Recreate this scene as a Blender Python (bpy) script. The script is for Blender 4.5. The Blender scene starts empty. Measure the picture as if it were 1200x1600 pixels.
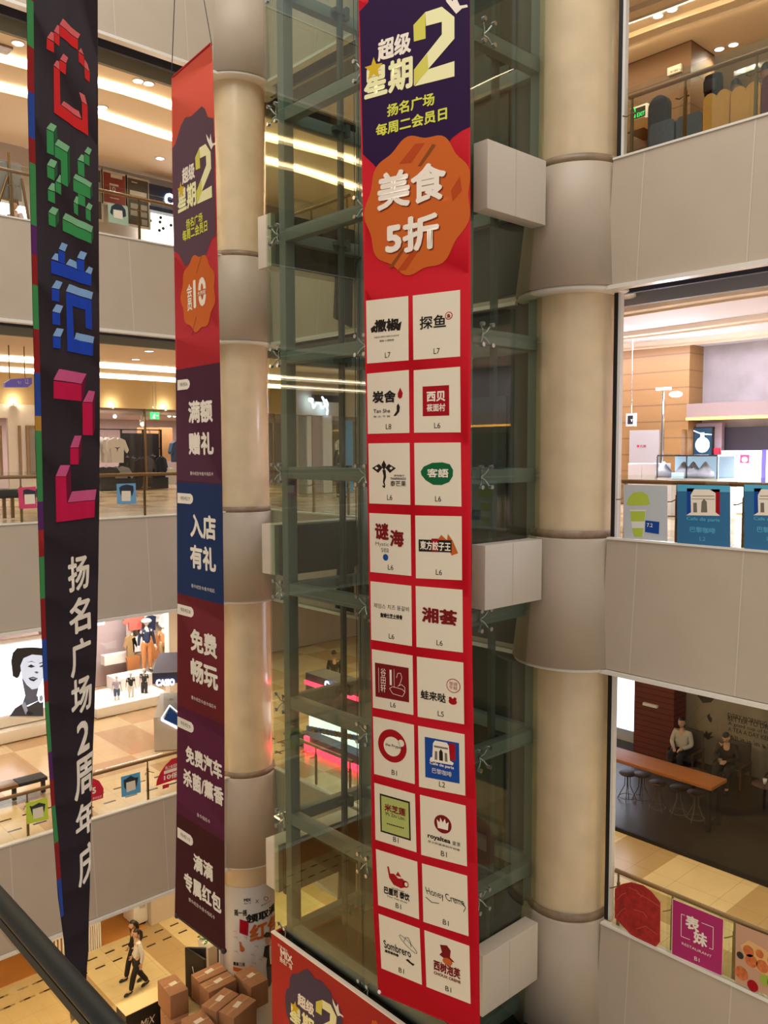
import bpy, bmesh, math, random
from mathutils import Vector, Matrix
from mathutils.geometry import tessellate_polygon
random.seed(7)
SC = bpy.context.scene
COL = SC.collection
PI = math.pi

# ------------------------------------------------------------------ camera
F_PX, YAW, PITCH, ROLL = 1313.36, 0.82747, 0.070919, -0.0026165
Z0 = 12.6; Z1 = 18.33; Zm = 6.4; Z2 = 24.1          # tops of the balcony bands, ground floor is 0
CZ = 13.9546                                        # eye height
FW = Vector((math.cos(YAW)*math.cos(PITCH), math.sin(YAW)*math.cos(PITCH), -math.sin(PITCH)))
_rt = Vector((math.sin(YAW), -math.cos(YAW), 0)); _up = _rt.cross(FW)
RT = _rt*math.cos(ROLL) + _up*math.sin(ROLL); UP = RT.cross(FW)
cam_d = bpy.data.cameras.new('camera'); cam = bpy.data.objects.new('camera', cam_d); COL.objects.link(cam)
cam_d.sensor_fit = 'VERTICAL'; cam_d.sensor_height = 24.0; cam_d.lens = F_PX/1600*24.0
cam_d.clip_start = 0.05; cam_d.clip_end = 300
cam.matrix_world = Matrix(((RT.x, UP.x, -FW.x, 0), (RT.y, UP.y, -FW.y, 0), (RT.z, UP.z, -FW.z, CZ), (0, 0, 0, 1)))
SC.camera = cam
# ------------------------------------------------------------------ world, exposure, big lights
SC.view_settings.view_transform = 'Standard'; SC.view_settings.look = 'None'
SC.view_settings.gamma = 1.0; SC.view_settings.use_curve_mapping = False
SC.view_settings.exposure = 0.33
SC.cycles.transparent_max_bounces = 40
SC.cycles.max_bounces = 7; SC.cycles.diffuse_bounces = 3; SC.cycles.glossy_bounces = 3
SC.cycles.sample_clamp_indirect = 4.0; SC.cycles.caustics_reflective = False; SC.cycles.caustics_refractive = False
W = bpy.data.worlds.new('world'); SC.world = W; W.use_nodes = True
W.node_tree.nodes['Background'].inputs[0].default_value = (1.0, 0.94, 0.86, 1)
W.node_tree.nodes['Background'].inputs[1].default_value = 0.50

def area(name, loc, size, energy, col=(1, .93, .82), rot=(0, 0, 0)):
    l = bpy.data.lights.new(name, 'AREA'); l.shape = 'RECTANGLE'; l.size, l.size_y = size
    l.energy = energy; l.color = col
    o = bpy.data.objects.new(name, l); COL.objects.link(o); o.location = loc; o.rotation_euler = rot
    return o
def spot(name, loc, energy, col=(1, .86, .66), r=.06, ang=2.4):
    l = bpy.data.lights.new(name, 'SPOT'); l.energy = energy; l.color = col; l.shadow_soft_size = r; l.spot_size = ang; l.spot_blend = .6
    o = bpy.data.objects.new(name, l); COL.objects.link(o); o.location = loc
    return o
def point(name, loc, energy, col=(1, .86, .66), r=.08):
    l = bpy.data.lights.new(name, 'POINT'); l.energy = energy; l.color = col; l.shadow_soft_size = r
    o = bpy.data.objects.new(name, l); COL.objects.link(o); o.location = loc
    return o
area('atrium_fill', (3.5, 6.0, 30), (14, 14), 1700, (1, .93, .85))  # unseen overhead fill light added for the whole atrium
# one broad ceiling panel per floor and side (the lit mall ceilings)
# ------------------------------------------------------------------ pixel -> point helpers (surveying the photograph)
def ray(u, v): return FW + RT*((u-600)/F_PX) - UP*((v-800)/F_PX)
CAMP = Vector((0, 0, CZ))
def onx(u, v, X): d = ray(u, v); return CAMP + d*(X/d.x)
def ony(u, v, Y): d = ray(u, v); return CAMP + d*(Y/d.y)
def onz(u, v, Z): d = ray(u, v); return CAMP + d*((Z-CZ)/d.z)
def dist(P): return (Vector(P)-CAMP).dot(FW)

# ------------------------------------------------------------------ materials
def lin(c):
    if isinstance(c, str): c = tuple(int(c[i:i+2], 16) for i in (0, 2, 4))
    return tuple(((x/255)/12.92 if x/255 <= .04045 else ((x/255+.055)/1.055)**2.4) for x in c)
MATS = {}
def mat(name, col=(128, 128, 128), rough=.6, metal=0, emit=0, ecol=None, spec=.5, noise=0, nscale=6, coat=0, bump=0):
    if name in MATS: return MATS[name]
    m = bpy.data.materials.new(name); m.use_nodes = True; nt = m.node_tree
    b = nt.nodes['Principled BSDF']; c = lin(col)
    b.inputs['Base Color'].default_value = (*c, 1); b.inputs['Roughness'].default_value = rough
    b.inputs['Metallic'].default_value = metal; b.inputs['Specular IOR Level'].default_value = spec
    if coat: b.inputs['Coat Weight'].default_value = coat; b.inputs['Coat Roughness'].default_value = .12
    if emit:
        b.inputs['Emission Color'].default_value = (*lin(ecol or col), 1); b.inputs['Emission Strength'].default_value = emit
    if noise or bump:
        tc = nt.nodes.new('ShaderNodeTexCoord'); n = nt.nodes.new('ShaderNodeTexNoise')
        n.inputs['Scale'].default_value = nscale; n.inputs['Detail'].default_value = 5
        nt.links.new(tc.outputs['Object'], n.inputs['Vector'])
        if noise:
            r = nt.nodes.new('ShaderNodeValToRGB')
            lo = tuple(x*(1-noise) for x in c); hi = tuple(min(1, x*(1+noise)) for x in c)
            r.color_ramp.elements[0].color = (*lo, 1); r.color_ramp.elements[1].color = (*hi, 1)
            r.color_ramp.elements[0].position = .3; r.color_ramp.elements[1].position = .7
            nt.links.new(n.outputs['Fac'], r.inputs['Fac']); nt.links.new(r.outputs['Color'], b.inputs['Base Color'])
        if bump:
            bp = nt.nodes.new('ShaderNodeBump'); bp.inputs['Strength'].default_value = bump
            nt.links.new(n.outputs['Fac'], bp.inputs['Height']); nt.links.new(bp.outputs['Normal'], b.inputs['Normal'])
    MATS[name] = m
    return m
def glassmat(name, tint, refl=.12, rough=0.0, rcol=(1, 1, 1)):
    m = bpy.data.materials.new(name); m.use_nodes = True; nt = m.node_tree; nt.nodes.clear()
    out = nt.nodes.new('ShaderNodeOutputMaterial'); mx = nt.nodes.new('ShaderNodeMixShader')
    t = nt.nodes.new('ShaderNodeBsdfTransparent'); t.inputs[0].default_value = (*tint, 1)
    g = nt.nodes.new('ShaderNodeBsdfGlossy'); g.inputs['Roughness'].default_value = rough; g.inputs[0].default_value = (*rcol, 1)
    lw = nt.nodes.new('ShaderNodeLayerWeight'); lw.inputs[0].default_value = .5
    pw = nt.nodes.new('ShaderNodeMath'); pw.operation = 'POWER'; pw.inputs[1].default_value = 4
    mul = nt.nodes.new('ShaderNodeMath'); mul.operation = 'MULTIPLY_ADD'; mul.inputs[1].default_value = 1-refl; mul.inputs[2].default_value = refl
    mul.use_clamp = True
    nt.links.new(lw.outputs['Facing'], pw.inputs[0]); nt.links.new(pw.outputs[0], mul.inputs[0]); nt.links.new(mul.outputs[0], mx.inputs[0])
    nt.links.new(t.outputs[0], mx.inputs[1]); nt.links.new(g.outputs[0], mx.inputs[2]); nt.links.new(mx.outputs[0], out.inputs[0])
    MATS[name] = m
    return m
class NB:      # tiny node maths helper
    def __init__(s, nt): s.nt = nt
    def m(s, op, a, b=None, clamp=False):
        n = s.nt.nodes.new('ShaderNodeMath'); n.operation = op; n.use_clamp = clamp
        for i, x in enumerate((a, b)):
            if x is None: continue
            if isinstance(x, (int, float)): n.inputs[i].default_value = x
            else: s.nt.links.new(x, n.inputs[i])
        return n.outputs[0]
    def mix(s, f, a, b):
        n = s.nt.nodes.new('ShaderNodeMix'); n.data_type = 'RGBA'
        for k, x in ((0, f), (6, a), (7, b)):
            if isinstance(x, (tuple, float, int)): n.inputs[k].default_value = (*x, 1) if isinstance(x, tuple) and len(x) == 3 else x
            else: s.nt.links.new(x, n.inputs[k])
        return n.outputs[2]
def floor_mat(name, base, dark, px, wx, py, wy, ox=0, oy=0, rough=.18, dash=None, dashx=None):
    m = mat(name, base, rough); nt = m.node_tree; b = nt.nodes['Principled BSDF']; nb = NB(nt)
    g = nt.nodes.new('ShaderNodeNewGeometry'); sp = nt.nodes.new('ShaderNodeSeparateXYZ'); nt.links.new(g.outputs['Position'], sp.inputs[0])
    X, Y = sp.outputs[0], sp.outputs[1]
    fx = nb.m('LESS_THAN', nb.m('FRACT', nb.m('ADD', nb.m('DIVIDE', X, px), ox+50)), wx)
    fy = nb.m('LESS_THAN', nb.m('FRACT', nb.m('ADD', nb.m('DIVIDE', Y, py), oy+50)), wy)
    band = nb.m('MULTIPLY', fx, nb.m('SUBTRACT', 1.0, nb.m('MULTIPLY', fy, .0)))
    band = nb.m('ABSOLUTE', nb.m('SUBTRACT', fx, fy))
    n = nt.nodes.new('ShaderNodeTexNoise'); n.inputs['Scale'].default_value = 1.6; n.inputs['Detail'].default_value = 7
    nt.links.new(g.outputs['Position'], n.inputs['Vector'])
    c = nb.mix(band, lin(base), lin(dark))
    c = nb.mix(nb.m('MULTIPLY', nb.m('SUBTRACT', n.outputs['Fac'], .35), .55, True), c, tuple(x*.72 for x in lin(dark)))
    def dashes(A, B, at):
        l = nb.m('LESS_THAN', nb.m('ABSOLUTE', nb.m('SUBTRACT', A, at)), .035)
        d = nb.m('LESS_THAN', nb.m('FRACT', nb.m('ADD', nb.m('DIVIDE', B, .5), 50)), .55)
        return nb.m('MULTIPLY', l, d)
    for at in (dash or ()): c = nb.mix(dashes(Y, X, at), c, lin('3a2c20'))
    for at in (dashx or ()): c = nb.mix(dashes(X, Y, at), c, lin('3a2c20'))
    # tile joints
    for A in (X, Y):
        j = nb.m('LESS_THAN', nb.m('FRACT', nb.m('ADD', nb.m('DIVIDE', A, .8), 50.13)), .012)
        c = nb.mix(nb.m('MULTIPLY', j, .45), c, lin('8a7458'))
    nt.links.new(c, b.inputs['Base Color'])
    return m
def stripe_mat(name, c1, c2, period, frac, axis=2, rough=.5, noise=.12, off=0.0, nscale=(1, 1, 14)):
    m = mat(name, c1, rough); nt = m.node_tree; b = nt.nodes['Principled BSDF']; nb = NB(nt)
    g = nt.nodes.new('ShaderNodeNewGeometry'); sp = nt.nodes.new('ShaderNodeSeparateXYZ'); nt.links.new(g.outputs['Position'], sp.inputs[0])
    f = nb.m('LESS_THAN', nb.m('FRACT', nb.m('ADD', nb.m('DIVIDE', sp.outputs[axis], period), 50+off)), frac)
    mp = nt.nodes.new('ShaderNodeMapping'); mp.inputs['Scale'].default_value = nscale
    n = nt.nodes.new('ShaderNodeTexNoise'); n.inputs['Scale'].default_value = 2; n.inputs['Detail'].default_value = 5
    nt.links.new(g.outputs['Position'], mp.inputs[0]); nt.links.new(mp.outputs[0], n.inputs[0])
    c = nb.mix(nb.m('MULTIPLY', n.outputs['Fac'], noise*3, True), lin(c1), tuple(x*.55 for x in lin(c1)))
    c = nb.mix(f, c, lin(c2)); nt.links.new(c, b.inputs['Base Color'])
    return m

# ------------------------------------------------------------------ mesh builder
class MB:
    def __init__(s): s.v = []; s.f = []; s.mi = []; s.mats = []; s.sm = []
    def slot(s, m):
        if isinstance(m, str): m = MATS[m]
        if m not in s.mats: s.mats.append(m)
        return s.mats.index(m)
    def add(s, vs, fs, m, smooth=False):
        o = len(s.v); k = s.slot(m); s.v += [Vector(p) for p in vs]
        for f in fs: s.f.append([i+o for i in f]); s.mi.append(k); s.sm.append(smooth)
        return s
    def box(s, x0, x1, y0, y1, z0, z1, m, bev=0):
        return s.obox(((x0+x1)/2, (y0+y1)/2, (z0+z1)/2), (abs(x1-x0), abs(y1-y0), abs(z1-z0)), 0, m, bev)
    def obox(s, c, size, rot, m, bev=0, M=None):
        bm = bmesh.new(); bmesh.ops.create_cube(bm, size=1)
        for v in bm.verts: v.co = Vector((v.co.x*size[0], v.co.y*size[1], v.co.z*size[2]))
        if bev: bmesh.ops.bevel(bm, geom=bm.edges[:]+bm.verts[:], offset=min(bev, min(size)*.45), segments=2, affect='EDGES', profile=.6)
        R = M if M is not None else Matrix.Rotation(rot, 3, 'Z')
        bm.verts.index_update()
        s.add([R @ v.co + Vector(c) for v in bm.verts], [[v.index for v in f.verts] for f in bm.faces], m, bool(bev))
        bm.free(); return s
    def tube(s, pts, r, m, n=10, caps=True, r2=None):
        pts = [Vector(p) for p in pts]; rr = r if isinstance(r, (list, tuple)) else [r]*len(pts)
        rings = []; prev = None
        for i, p in enumerate(pts):
            d = (pts[min(i+1, len(pts)-1)]-pts[max(i-1, 0)]).normalized()
            a = d.cross(Vector((0, 0, 1)))
            if a.length < 1e-3: a = Vector((1, 0, 0))
            a.normalize()
            if prev is not None and a.dot(prev) < 0: a = -a
            prev = a; b = d.cross(a).normalized()
            rings.append([p + (a*math.cos(2*PI*k/n)+b*math.sin(2*PI*k/n))*rr[i] for k in range(n)])
        vs = [q for R_ in rings for q in R_]; fs = []
        for i in range(len(rings)-1):
            for k in range(n): fs.append([i*n+k, i*n+(k+1) % n, (i+1)*n+(k+1) % n, (i+1)*n+k])
        s.add(vs, fs, m, True)
        if caps:
            s.add(rings[0], [list(range(n))[::-1]], m); s.add(rings[-1], [list(range(n))], m)
        return s
    def lathe(s, c, prof, m, n=32, a0=0, a1=2*PI, sx=1, sy=1):
        full = abs(a1-a0-2*PI) < 1e-6; cols = n if full else n+1; vs = []; fs = []
        for (r, z) in prof:
            for k in range(cols):
                a = a0+(a1-a0)*k/n; vs.append((c[0]+r*math.cos(a)*sx, c[1]+r*math.sin(a)*sy, c[2]+z))
        for i in range(len(prof)-1):
            for k in range(n):
                k2 = (k+1) % cols if full else k+1
                fs.append([i*cols+k, i*cols+k2, (i+1)*cols+k2, (i+1)*cols+k])
        return s.add(vs, fs, m, True)
    def prism(s, poly, z0, z1, m, plane=None):
        """poly: 2D points; plane: function (a,b,c)->3D with c the extrusion"""
        P = plane or (lambda a, b, c: (a, b, c)); n = len(poly)
        vs = [P(a, b, z0) for a, b in poly]+[P(a, b, z1) for a, b in poly]
        tr = tessellate_polygon([[Vector((a, b, 0)) for a, b in poly]])
        fs = [list(t) for t in tr]+[[i+n for i in t][::-1] for t in tr]+[[i, (i+1) % n, n+(i+1) % n, n+i] for i in range(n)]
        return s.add(vs, fs, m)
    def sphere(s, c, r, m, n=12, sc=(1, 1, 1), M=None):
        bm = bmesh.new(); bmesh.ops.create_uvsphere(bm, u_segments=n, v_segments=max(6, n*2//3), radius=1)
        bm.verts.index_update()
        R = M or Matrix.Identity(3)
        s.add([R @ Vector((v.co.x*r*sc[0], v.co.y*r*sc[1], v.co.z*r*sc[2]))+Vector(c) for v in bm.verts],
              [[v.index for v in f.verts] for f in bm.faces], m, True)
        bm.free(); return s
    def build(s, name, parent=None, label=None, cat=None, group=None, kind=None, origin=None):
        me = bpy.data.meshes.new(name)
        if parent is not None: o0 = wloc(parent)
        elif origin is not None: o0 = Vector(origin)
        else:
            xs = [p.x for p in s.v]; ys = [p.y for p in s.v]; zs = [p.z for p in s.v]
            o0 = Vector(((min(xs)+max(xs))/2, (min(ys)+max(ys))/2, min(zs)))
        me.from_pydata([tuple(p-o0) for p in s.v], [], s.f)
        for m in s.mats: me.materials.append(m)
        me.polygons.foreach_set('material_index', s.mi); me.polygons.foreach_set('use_smooth', s.sm)
        me.update()
        bm = bmesh.new(); bm.from_mesh(me); bmesh.ops.recalc_face_normals(bm, faces=bm.faces) if not getattr(s, 'norec', False) else None; bm.to_mesh(me); bm.free()
        o = bpy.data.objects.new(name, me); COL.objects.link(o)
        if parent is not None: o.parent = parent
        else: o.location = o0
        return tag(o, label, cat, group, kind)
def wloc(o):
    p = Vector(o.location)
    while o.parent: o = o.parent; p += Vector(o.location)
    return p
def tag(o, label=None, cat=None, group=None, kind=None):
    if label: o['label'] = label
    if cat: o['category'] = cat
    if group: o['group'] = group
    if kind: o['kind'] = kind
    return o
def thing(name, loc, label, cat, group=None, rz=0):
    o = bpy.data.objects.new(name, None); COL.objects.link(o); o.location = loc; o.rotation_euler = (0, 0, rz)
    o.empty_display_size = .1
    return tag(o, label, cat, group)
def dup(root, loc=None, rz=None, label=None, scale=None):
    def cp(o, par):
        c = o.copy(); COL.objects.link(c)
        if par is not None: c.parent = par
        for ch in o.children: cp(ch, c)
        return c
    r = cp(root, root.parent)
    if loc is not None: r.location = loc
    if rz is not None: r.rotation_euler = (0, 0, rz)
    if scale: r.scale = scale
    if label: r['label'] = label
    return r
def struct(mb, name): return mb.build(name, kind='structure')

# ------------------------------------------------------------------ printed surfaces
class Cloth:
    """vertical sheet: rows (z, O, dir, sl, sr, sc): point = O + dir*s, edges sl..sr, folded back beyond sc"""
    def __init__(s, rows, ripple=0, freq=9, step=None, ph=0):
        s.rows = sorted(rows, key=lambda r: -r[0]); s.rip = ripple; s.freq = freq; s.step = step; s.ph = ph
    def at(s, z):
        R = s.rows
        if z >= R[0][0]: return R[0]
        if z <= R[-1][0]: return R[-1]
        for a, b in zip(R, R[1:]):
            if b[0] <= z <= a[0]:
                t = (a[0]-z)/(a[0]-b[0])
                return (z, a[1].lerp(b[1], t), a[2].lerp(b[2], t), a[3]+(b[3]-a[3])*t, a[4]+(b[4]-a[4])*t, a[5]+(b[5]-a[5])*t)
    def map(s, q, z, off=0):
        _, O, d, sl, sr, sc = s.at(z); n = Vector((-d.y, d.x)); n.normalize()
        mid = O + d*((sl+sr)/2)
        if n.dot(mid) > 0: n = -n
        P = O + d*min(q, sc)
        if q > sc:
            e = q-sc; back = (P.normalized()*.95 - d*.25).normalized(); r = .10
            t = min(1, e/r); P = P + d*(.5*r*(1-(1-t)**2)*.5) + back*e*(.5+.5*t)
        if s.rip:
            a = (q-sl)/max(.1, sr-sl)
            w = math.sin(q*s.freq+s.ph)+.6*math.sin(q*s.freq*1.9+1.3+s.ph)
            amp = s.rip(z) if callable(s.rip) else s.rip
            off += amp*w*math.sin(PI*min(1, max(0, a)))
        P = P + n*off
        return Vector((P.x, P.y, z))
    def inv(s, u, v):
        r = ray(u, v); z = CZ + r.z*12
        for i in range(14):
            _, O, d, *_r = s.at(z)
            # t*r = O + q*d
            det = r.x*(-d.y)+r.y*d.x
            t = (O.x*(-d.y)+O.y*d.x)/det; q = (r.x*O.y-r.y*O.x)/det*-1 if False else ((t*r.x-O.x)*d.x+(t*r.y-O.y)*d.y)/d.length_squared
            z = CZ + r.z*t
        return q, z
def Sheet(P, heading):      # flat vertical plane through P along heading (radians)
    d = Vector((math.cos(heading), math.sin(heading)))
    return Cloth([(100, Vector((P[0], P[1])), d, -50, 50, 99), (-100, Vector((P[0], P[1])), d, -50, 50, 99)])
class Cyl:
    rip = 0; step = .08; rows = []
    def __init__(s, c, r): s.c = Vector(c[:2]); s.r = r
    def map(s, q, z, off=0):
        a = q/s.r; return Vector((s.c.x+math.cos(a)*(s.r+off), s.c.y+math.sin(a)*(s.r+off), z))
    def inv(s, u, v):
        d = ray(u, v); a = d.x**2+d.y**2; b = -2*(d.x*s.c.x+d.y*s.c.y); c = s.c.length_squared-s.r**2
        D = b*b-4*a*c
        t = (-b-math.sqrt(D))/2/a if D > 0 else -b/2/a
        x, y = d.x*t-s.c.x, d.y*t-s.c.y; an = math.atan2(y, x)
        if an > 0: an -= 2*PI
        return an*s.r, CZ+d.z*t
LAY = .0014
_tc = {}
def text_mesh(body, bold=0, space=1.0):
    key = (body, bold, space)
    if key in _tc: return _tc[key]
    c = bpy.data.curves.new('t', 'FONT'); c.body = body; c.size = 1; c.fill_mode = 'FRONT'; c.space_character = space
    c.resolution_u = 3; c.space_line = .95; c.align_x = 'CENTER'
    o = bpy.data.objects.new('t', c); COL.objects.link(o)
    bpy.context.view_layer.update()
    me = bpy.data.meshes.new_from_object(o.evaluated_get(bpy.context.evaluated_depsgraph_get()))
    v0 = [(v.co.x, v.co.y) for v in me.vertices]; f0 = [list(p.vertices) for p in me.polygons]
    bpy.data.objects.remove(o); bpy.data.curves.remove(c); bpy.data.meshes.remove(me)
    vs, fs = [], []
    offs = [(0, 0)] if bold <= 0 else [(bold*.9*math.cos(k*PI/3+.3), bold*.9*math.sin(k*PI/3+.3)) for k in range(6)]
    for dx, dy in offs:
        n = len(vs); vs += [(a+dx, b+dy) for a, b in v0]; fs += [[i+n for i in f] for f in f0]
    x0 = min(a for a, b in vs); x1 = max(a for a, b in vs); y0 = min(b for a, b in vs); y1 = max(b for a, b in vs)
    vs = [((a-x0)/(x1-x0)-.5, (b-y0)/(y1-y0)-.5) for a, b in vs]
    _tc[key] = (vs, fs); return _tc[key]
class Print:
    """2D artwork laid on a surface, layer by layer, collected into a mesh builder"""
    def __init__(s, surf, mb=None, base=0): s.S = surf; s.mb = mb or MB(); s.base = base; s.mb.norec = True
    def _emit(s, vs, fs, m, layer, nrep=1):
        if nrep > 1:      # each stroke-thickening copy gets its own hair's breadth
            nv, nf = len(vs)//nrep, len(fs)//nrep
            for k in range(nrep): s._emit(vs[k*nv:(k+1)*nv], [[i-k*nv for i in f] for f in fs[k*nf:(k+1)*nf]], m, layer+k*.13)
            return
        bm = bmesh.new(); bv = [bm.verts.new((a, b, 0)) for a, b in vs]
        for f in fs:
            try: bm.faces.new([bv[i] for i in f])
            except Exception: pass
        S = s.S; off = s.base + LAY*layer
        if S.step:
            xs = [a for a, b in vs]; lo, hi = min(xs), max(xs)
            k = math.ceil(lo/S.step)
            while k*S.step < hi:
                bmesh.ops.bisect_plane(bm, geom=bm.verts[:]+bm.edges[:]+bm.faces[:], plane_co=(k*S.step, 0, 0), plane_no=(1, 0, 0)); k += 1
            zs = [b for a, b in vs]
            for r in S.rows:
                if min(zs) < r[0] < max(zs):
                    bmesh.ops.bisect_plane(bm, geom=bm.verts[:]+bm.edges[:]+bm.faces[:], plane_co=(0, r[0], 0), plane_no=(0, 1, 0))
        bm.verts.index_update()
        P = [S.map(v.co.x, v.co.y, off) for v in bm.verts]
        out = []
        for f in bm.faces:
            idx = [v.index for v in f.verts]
            n = (P[idx[1]]-P[idx[0]]).cross(P[idx[2]]-P[idx[0]])
            out.append(idx if n.dot(CAMP-P[idx[0]]) >= 0 else idx[::-1])
        s.mb.add(P, out, m, bool(S.rip)); bm.free()
    def polyS(s, pts, m, layer=1):     # pts in surface coordinates
        tr = tessellate_polygon([[Vector((a, b, 0)) for a, b in pts]])
        s._emit(pts, [list(t) for t in tr], m, layer); return s
    def poly(s, pts, m, layer=1): return s.polyS([s.S.inv(*p) for p in pts], m, layer)
    def line(s, pts, w, m, layer=1):   # thin stroke of pixel width w
        for (a, b), (c, d) in zip(pts, pts[1:]):
            L = math.hypot(c-a, d-b) or 1; nx, ny = -(d-b)/L*w/2, (c-a)/L*w/2
            s.poly([(a+nx, b+ny), (c+nx, d+ny), (c-nx, d-ny), (a-nx, b-ny)], m, layer)
        return s
    def rect(s, u, v, w, h, m, layer=1):
        q0, z0 = s.S.inv(u, v); qa, _ = s.S.inv(u-w/2, v); qb, _ = s.S.inv(u+w/2, v); _, za = s.S.inv(u, v-h/2); _, zb = s.S.inv(u, v+h/2)
        return s.polyS([(qa, za), (qb, za), (qb, zb), (qa, zb)], m, layer)
    def blob(s, u, v, w, h, m, layer=1, n=32, wave=0, k=12, rot=0):
        q0, z0 = s.S.inv(u, v); qa, _ = s.S.inv(u-w/2, v); qb, _ = s.S.inv(u+w/2, v); _, za = s.S.inv(u, v-h/2); _, zb = s.S.inv(u, v+h/2)
        rx, rz = abs(qb-qa)/2, abs(za-zb)/2; pts = []
        for i in range(n):
            a = 2*PI*i/n+rot; r = 1+wave*math.cos(k*a); pts.append((q0+rx*r*math.cos(a), z0+rz*r*math.sin(a)))
        return s.polyS(pts, m, layer)
    def text(s, body, u, v, w, h, m, layer=2, bold=.02, slant=0, rise=0, space=1.0):
        vs, fs = text_mesh(body, bold, space)
        q0, z0 = s.S.inv(u, v); qa, _ = s.S.inv(u-w/2, v); qb, _ = s.S.inv(u+w/2, v); _, za = s.S.inv(u, v-h/2); _, zb = s.S.inv(u, v+h/2)
        W_, H_ = (qb-qa), (za-zb)
        s._emit([(q0+a*W_+b*slant*H_, z0+b*H_+a*rise*W_) for a, b in vs], fs, m, layer, 6 if bold > 0 else 1); return s
mat('band_panel', 'bbab99', .42, noise=.03, nscale=1.5)
mat('band_seam', 'cbbfb0', .4)
mat('white_panel', 'd2c9bd', .4)
mat('cove_lip', 'e8e2d8', .35)
mat('cove_glow', 'ffe9c0', .5, emit=2.2)
mat('cove_glow_cool', 'e4e8ff', .5, emit=2.6)
mat('ceiling_cream', 'ecdcc4', .8)
mat('ceiling_white', 'e6e6ea', .7)
mat('black', '17171a', .45); mat('soft_black', '232326', .6)
mat('dark_panel', '3a3c36', .6); mat('steel_paint', '747e7a', .45); mat('steel_dark', '4a524e', .5)
mat('chrome', 'c9ccd0', .18, 1.0); mat('bronze', '8a6f4a', .3, .8); mat('wood_rail', '8e6038', .35, coat=.3)
mat('downlight', 'fff3dc', .5, emit=14)
mat('downlight_cool', 'f2f4ff', .5, emit=14)
mat('white', 'e9e6e1', .5); mat('grey', '8f8c88', .6); mat('light_grey', 'bcb8b2', .6)
mat('card_board', '9a6c48', .8, noise=.06, nscale=9); mat('card_side', '7c5233', .85, noise=.06, nscale=9); mat('tape', 'a87c52', .5); mat('paper', 'd9cdb8', .7)
glassmat('lift_glass', (.86, .905, .85), .03)
glassmat('rail_glass', (.94, .96, .93), .02)
glassmat('shop_glass', (.96, .97, .97), .02)
# stone columns
m = mat('column_stone', 'dcc6a2', .22, noise=.07, nscale=2.2, coat=.25)
mat('collar_stone', '8f7860', .35, noise=.25, nscale=5)
floor_mat('gallery_floor', 'e2cba6', 'c9a884', 3.2, .35, 3.2, .3, .1, .2, dash=(17.15, 17.75), dashx=(12.1, 12.6))
floor_mat('ground_floor', 'ead6a4', 'c4a878', 2.6, .36, 7.0, .0, .0, .0, dash=(21.4, 21.9), rough=.25)
floor_mat('walk_floor', 'ead6a6', 'c2a878', 2.6, .3, 2.6, .42, .33, .1, rough=.2)
# ================================================================== THE BUILDING
XR, YL = 11.344, 16.487
LEVELS = [(Zm, 'lowest'), (Z0, 'middle'), (Z1, 'upper')]
CEIL = {Zm: 10.75, Z0: 16.6, Z1: 22.35, 0: 4.5}
struct(MB().box(-9, 27, 16.0, 34, -.3, 0, 'ground_floor').box(8.0, 27, -4, 16.0, -.3, 0, 'ground_floor').box(-9, 8.0, -4, 16, -.3, 0, 'ground_floor'), 'floor')
for z, nm in LEVELS:
    struct(MB().box(-9, 27, 16.55, 34, z-.25, z-.02, 'gallery_floor'), 'floor')
    struct(MB().box(11.42, 27, -5, 16.55, z-.25, z-.02, 'walk_floor' if z == Zm else 'gallery_floor'), 'floor')
for k, z in CEIL.items():
    cm = 'ceiling_cream'
    struct(MB().box(-9, 27, 16.6, 34, z, z+.12, cm), 'ceiling')
    struct(MB().box(11.5, 27, -5, 16.6, z, z+.12, 'ceiling_white' if k == Z0 else cm), 'ceiling')
# far walls that close the galleries
mat('wall_plaster', 'cdbfae', .8); mat('wall_plaster_cool', 'b9b0ac', .8, noise=.12, nscale=1.2)
struct(MB().box(-9, 27, 34, 34.2, -.3, 26, 'wall_plaster'), 'wall_back')
struct(MB().box(27, 27.2, -5, 34.2, -.3, 26, 'wall_plaster'), 'wall_right')
struct(MB().box(-9.2, -9, 16, 34.2, -.3, 26, 'wall_plaster'), 'wall_left')

# balcony bands (fascias): slightly leaning panels with narrow pale joints
tn = [0]
def band_left(x0, x1, zt, zb, lean=.15, dx=1.62, off=0.0):
    y = YL; m = MB()
    pr = [(y, zt), (y+.12, zt), (y+.12, zb+.1), (y-lean+.1, zb), (y-lean, zb)]
    m.add([(x0, a, b) for a, b in pr]+[(x1, a, b) for a, b in pr], [[0, 1, 2, 3, 4], [9, 8, 7, 6, 5]]+[[i, (i+1) % 5, 5+(i+1) % 5, 5+i] for i in range(5)], 'band_panel')
    x = x0+off
    while x < x1:
        m.add([(x, y-.004, zt-.01), (x+.02, y-.004, zt-.01), (x+.02, y-lean-.004, zb+.01), (x, y-lean-.004, zb+.01)], [[0, 1, 2, 3]], 'band_seam'); x += dx
    tn[0] += 1; struct(m, 'trim_%d' % tn[0])
    m = MB().box(x0, x1, y-lean-.06, y-lean+.12, zb-.07, zb-.01, 'cove_lip').box(x0, x1, y-.02, y+.10, zt, zt+.03, 'cove_lip')
    tn[0] += 1; struct(m, 'trim_%d' % tn[0])
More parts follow.
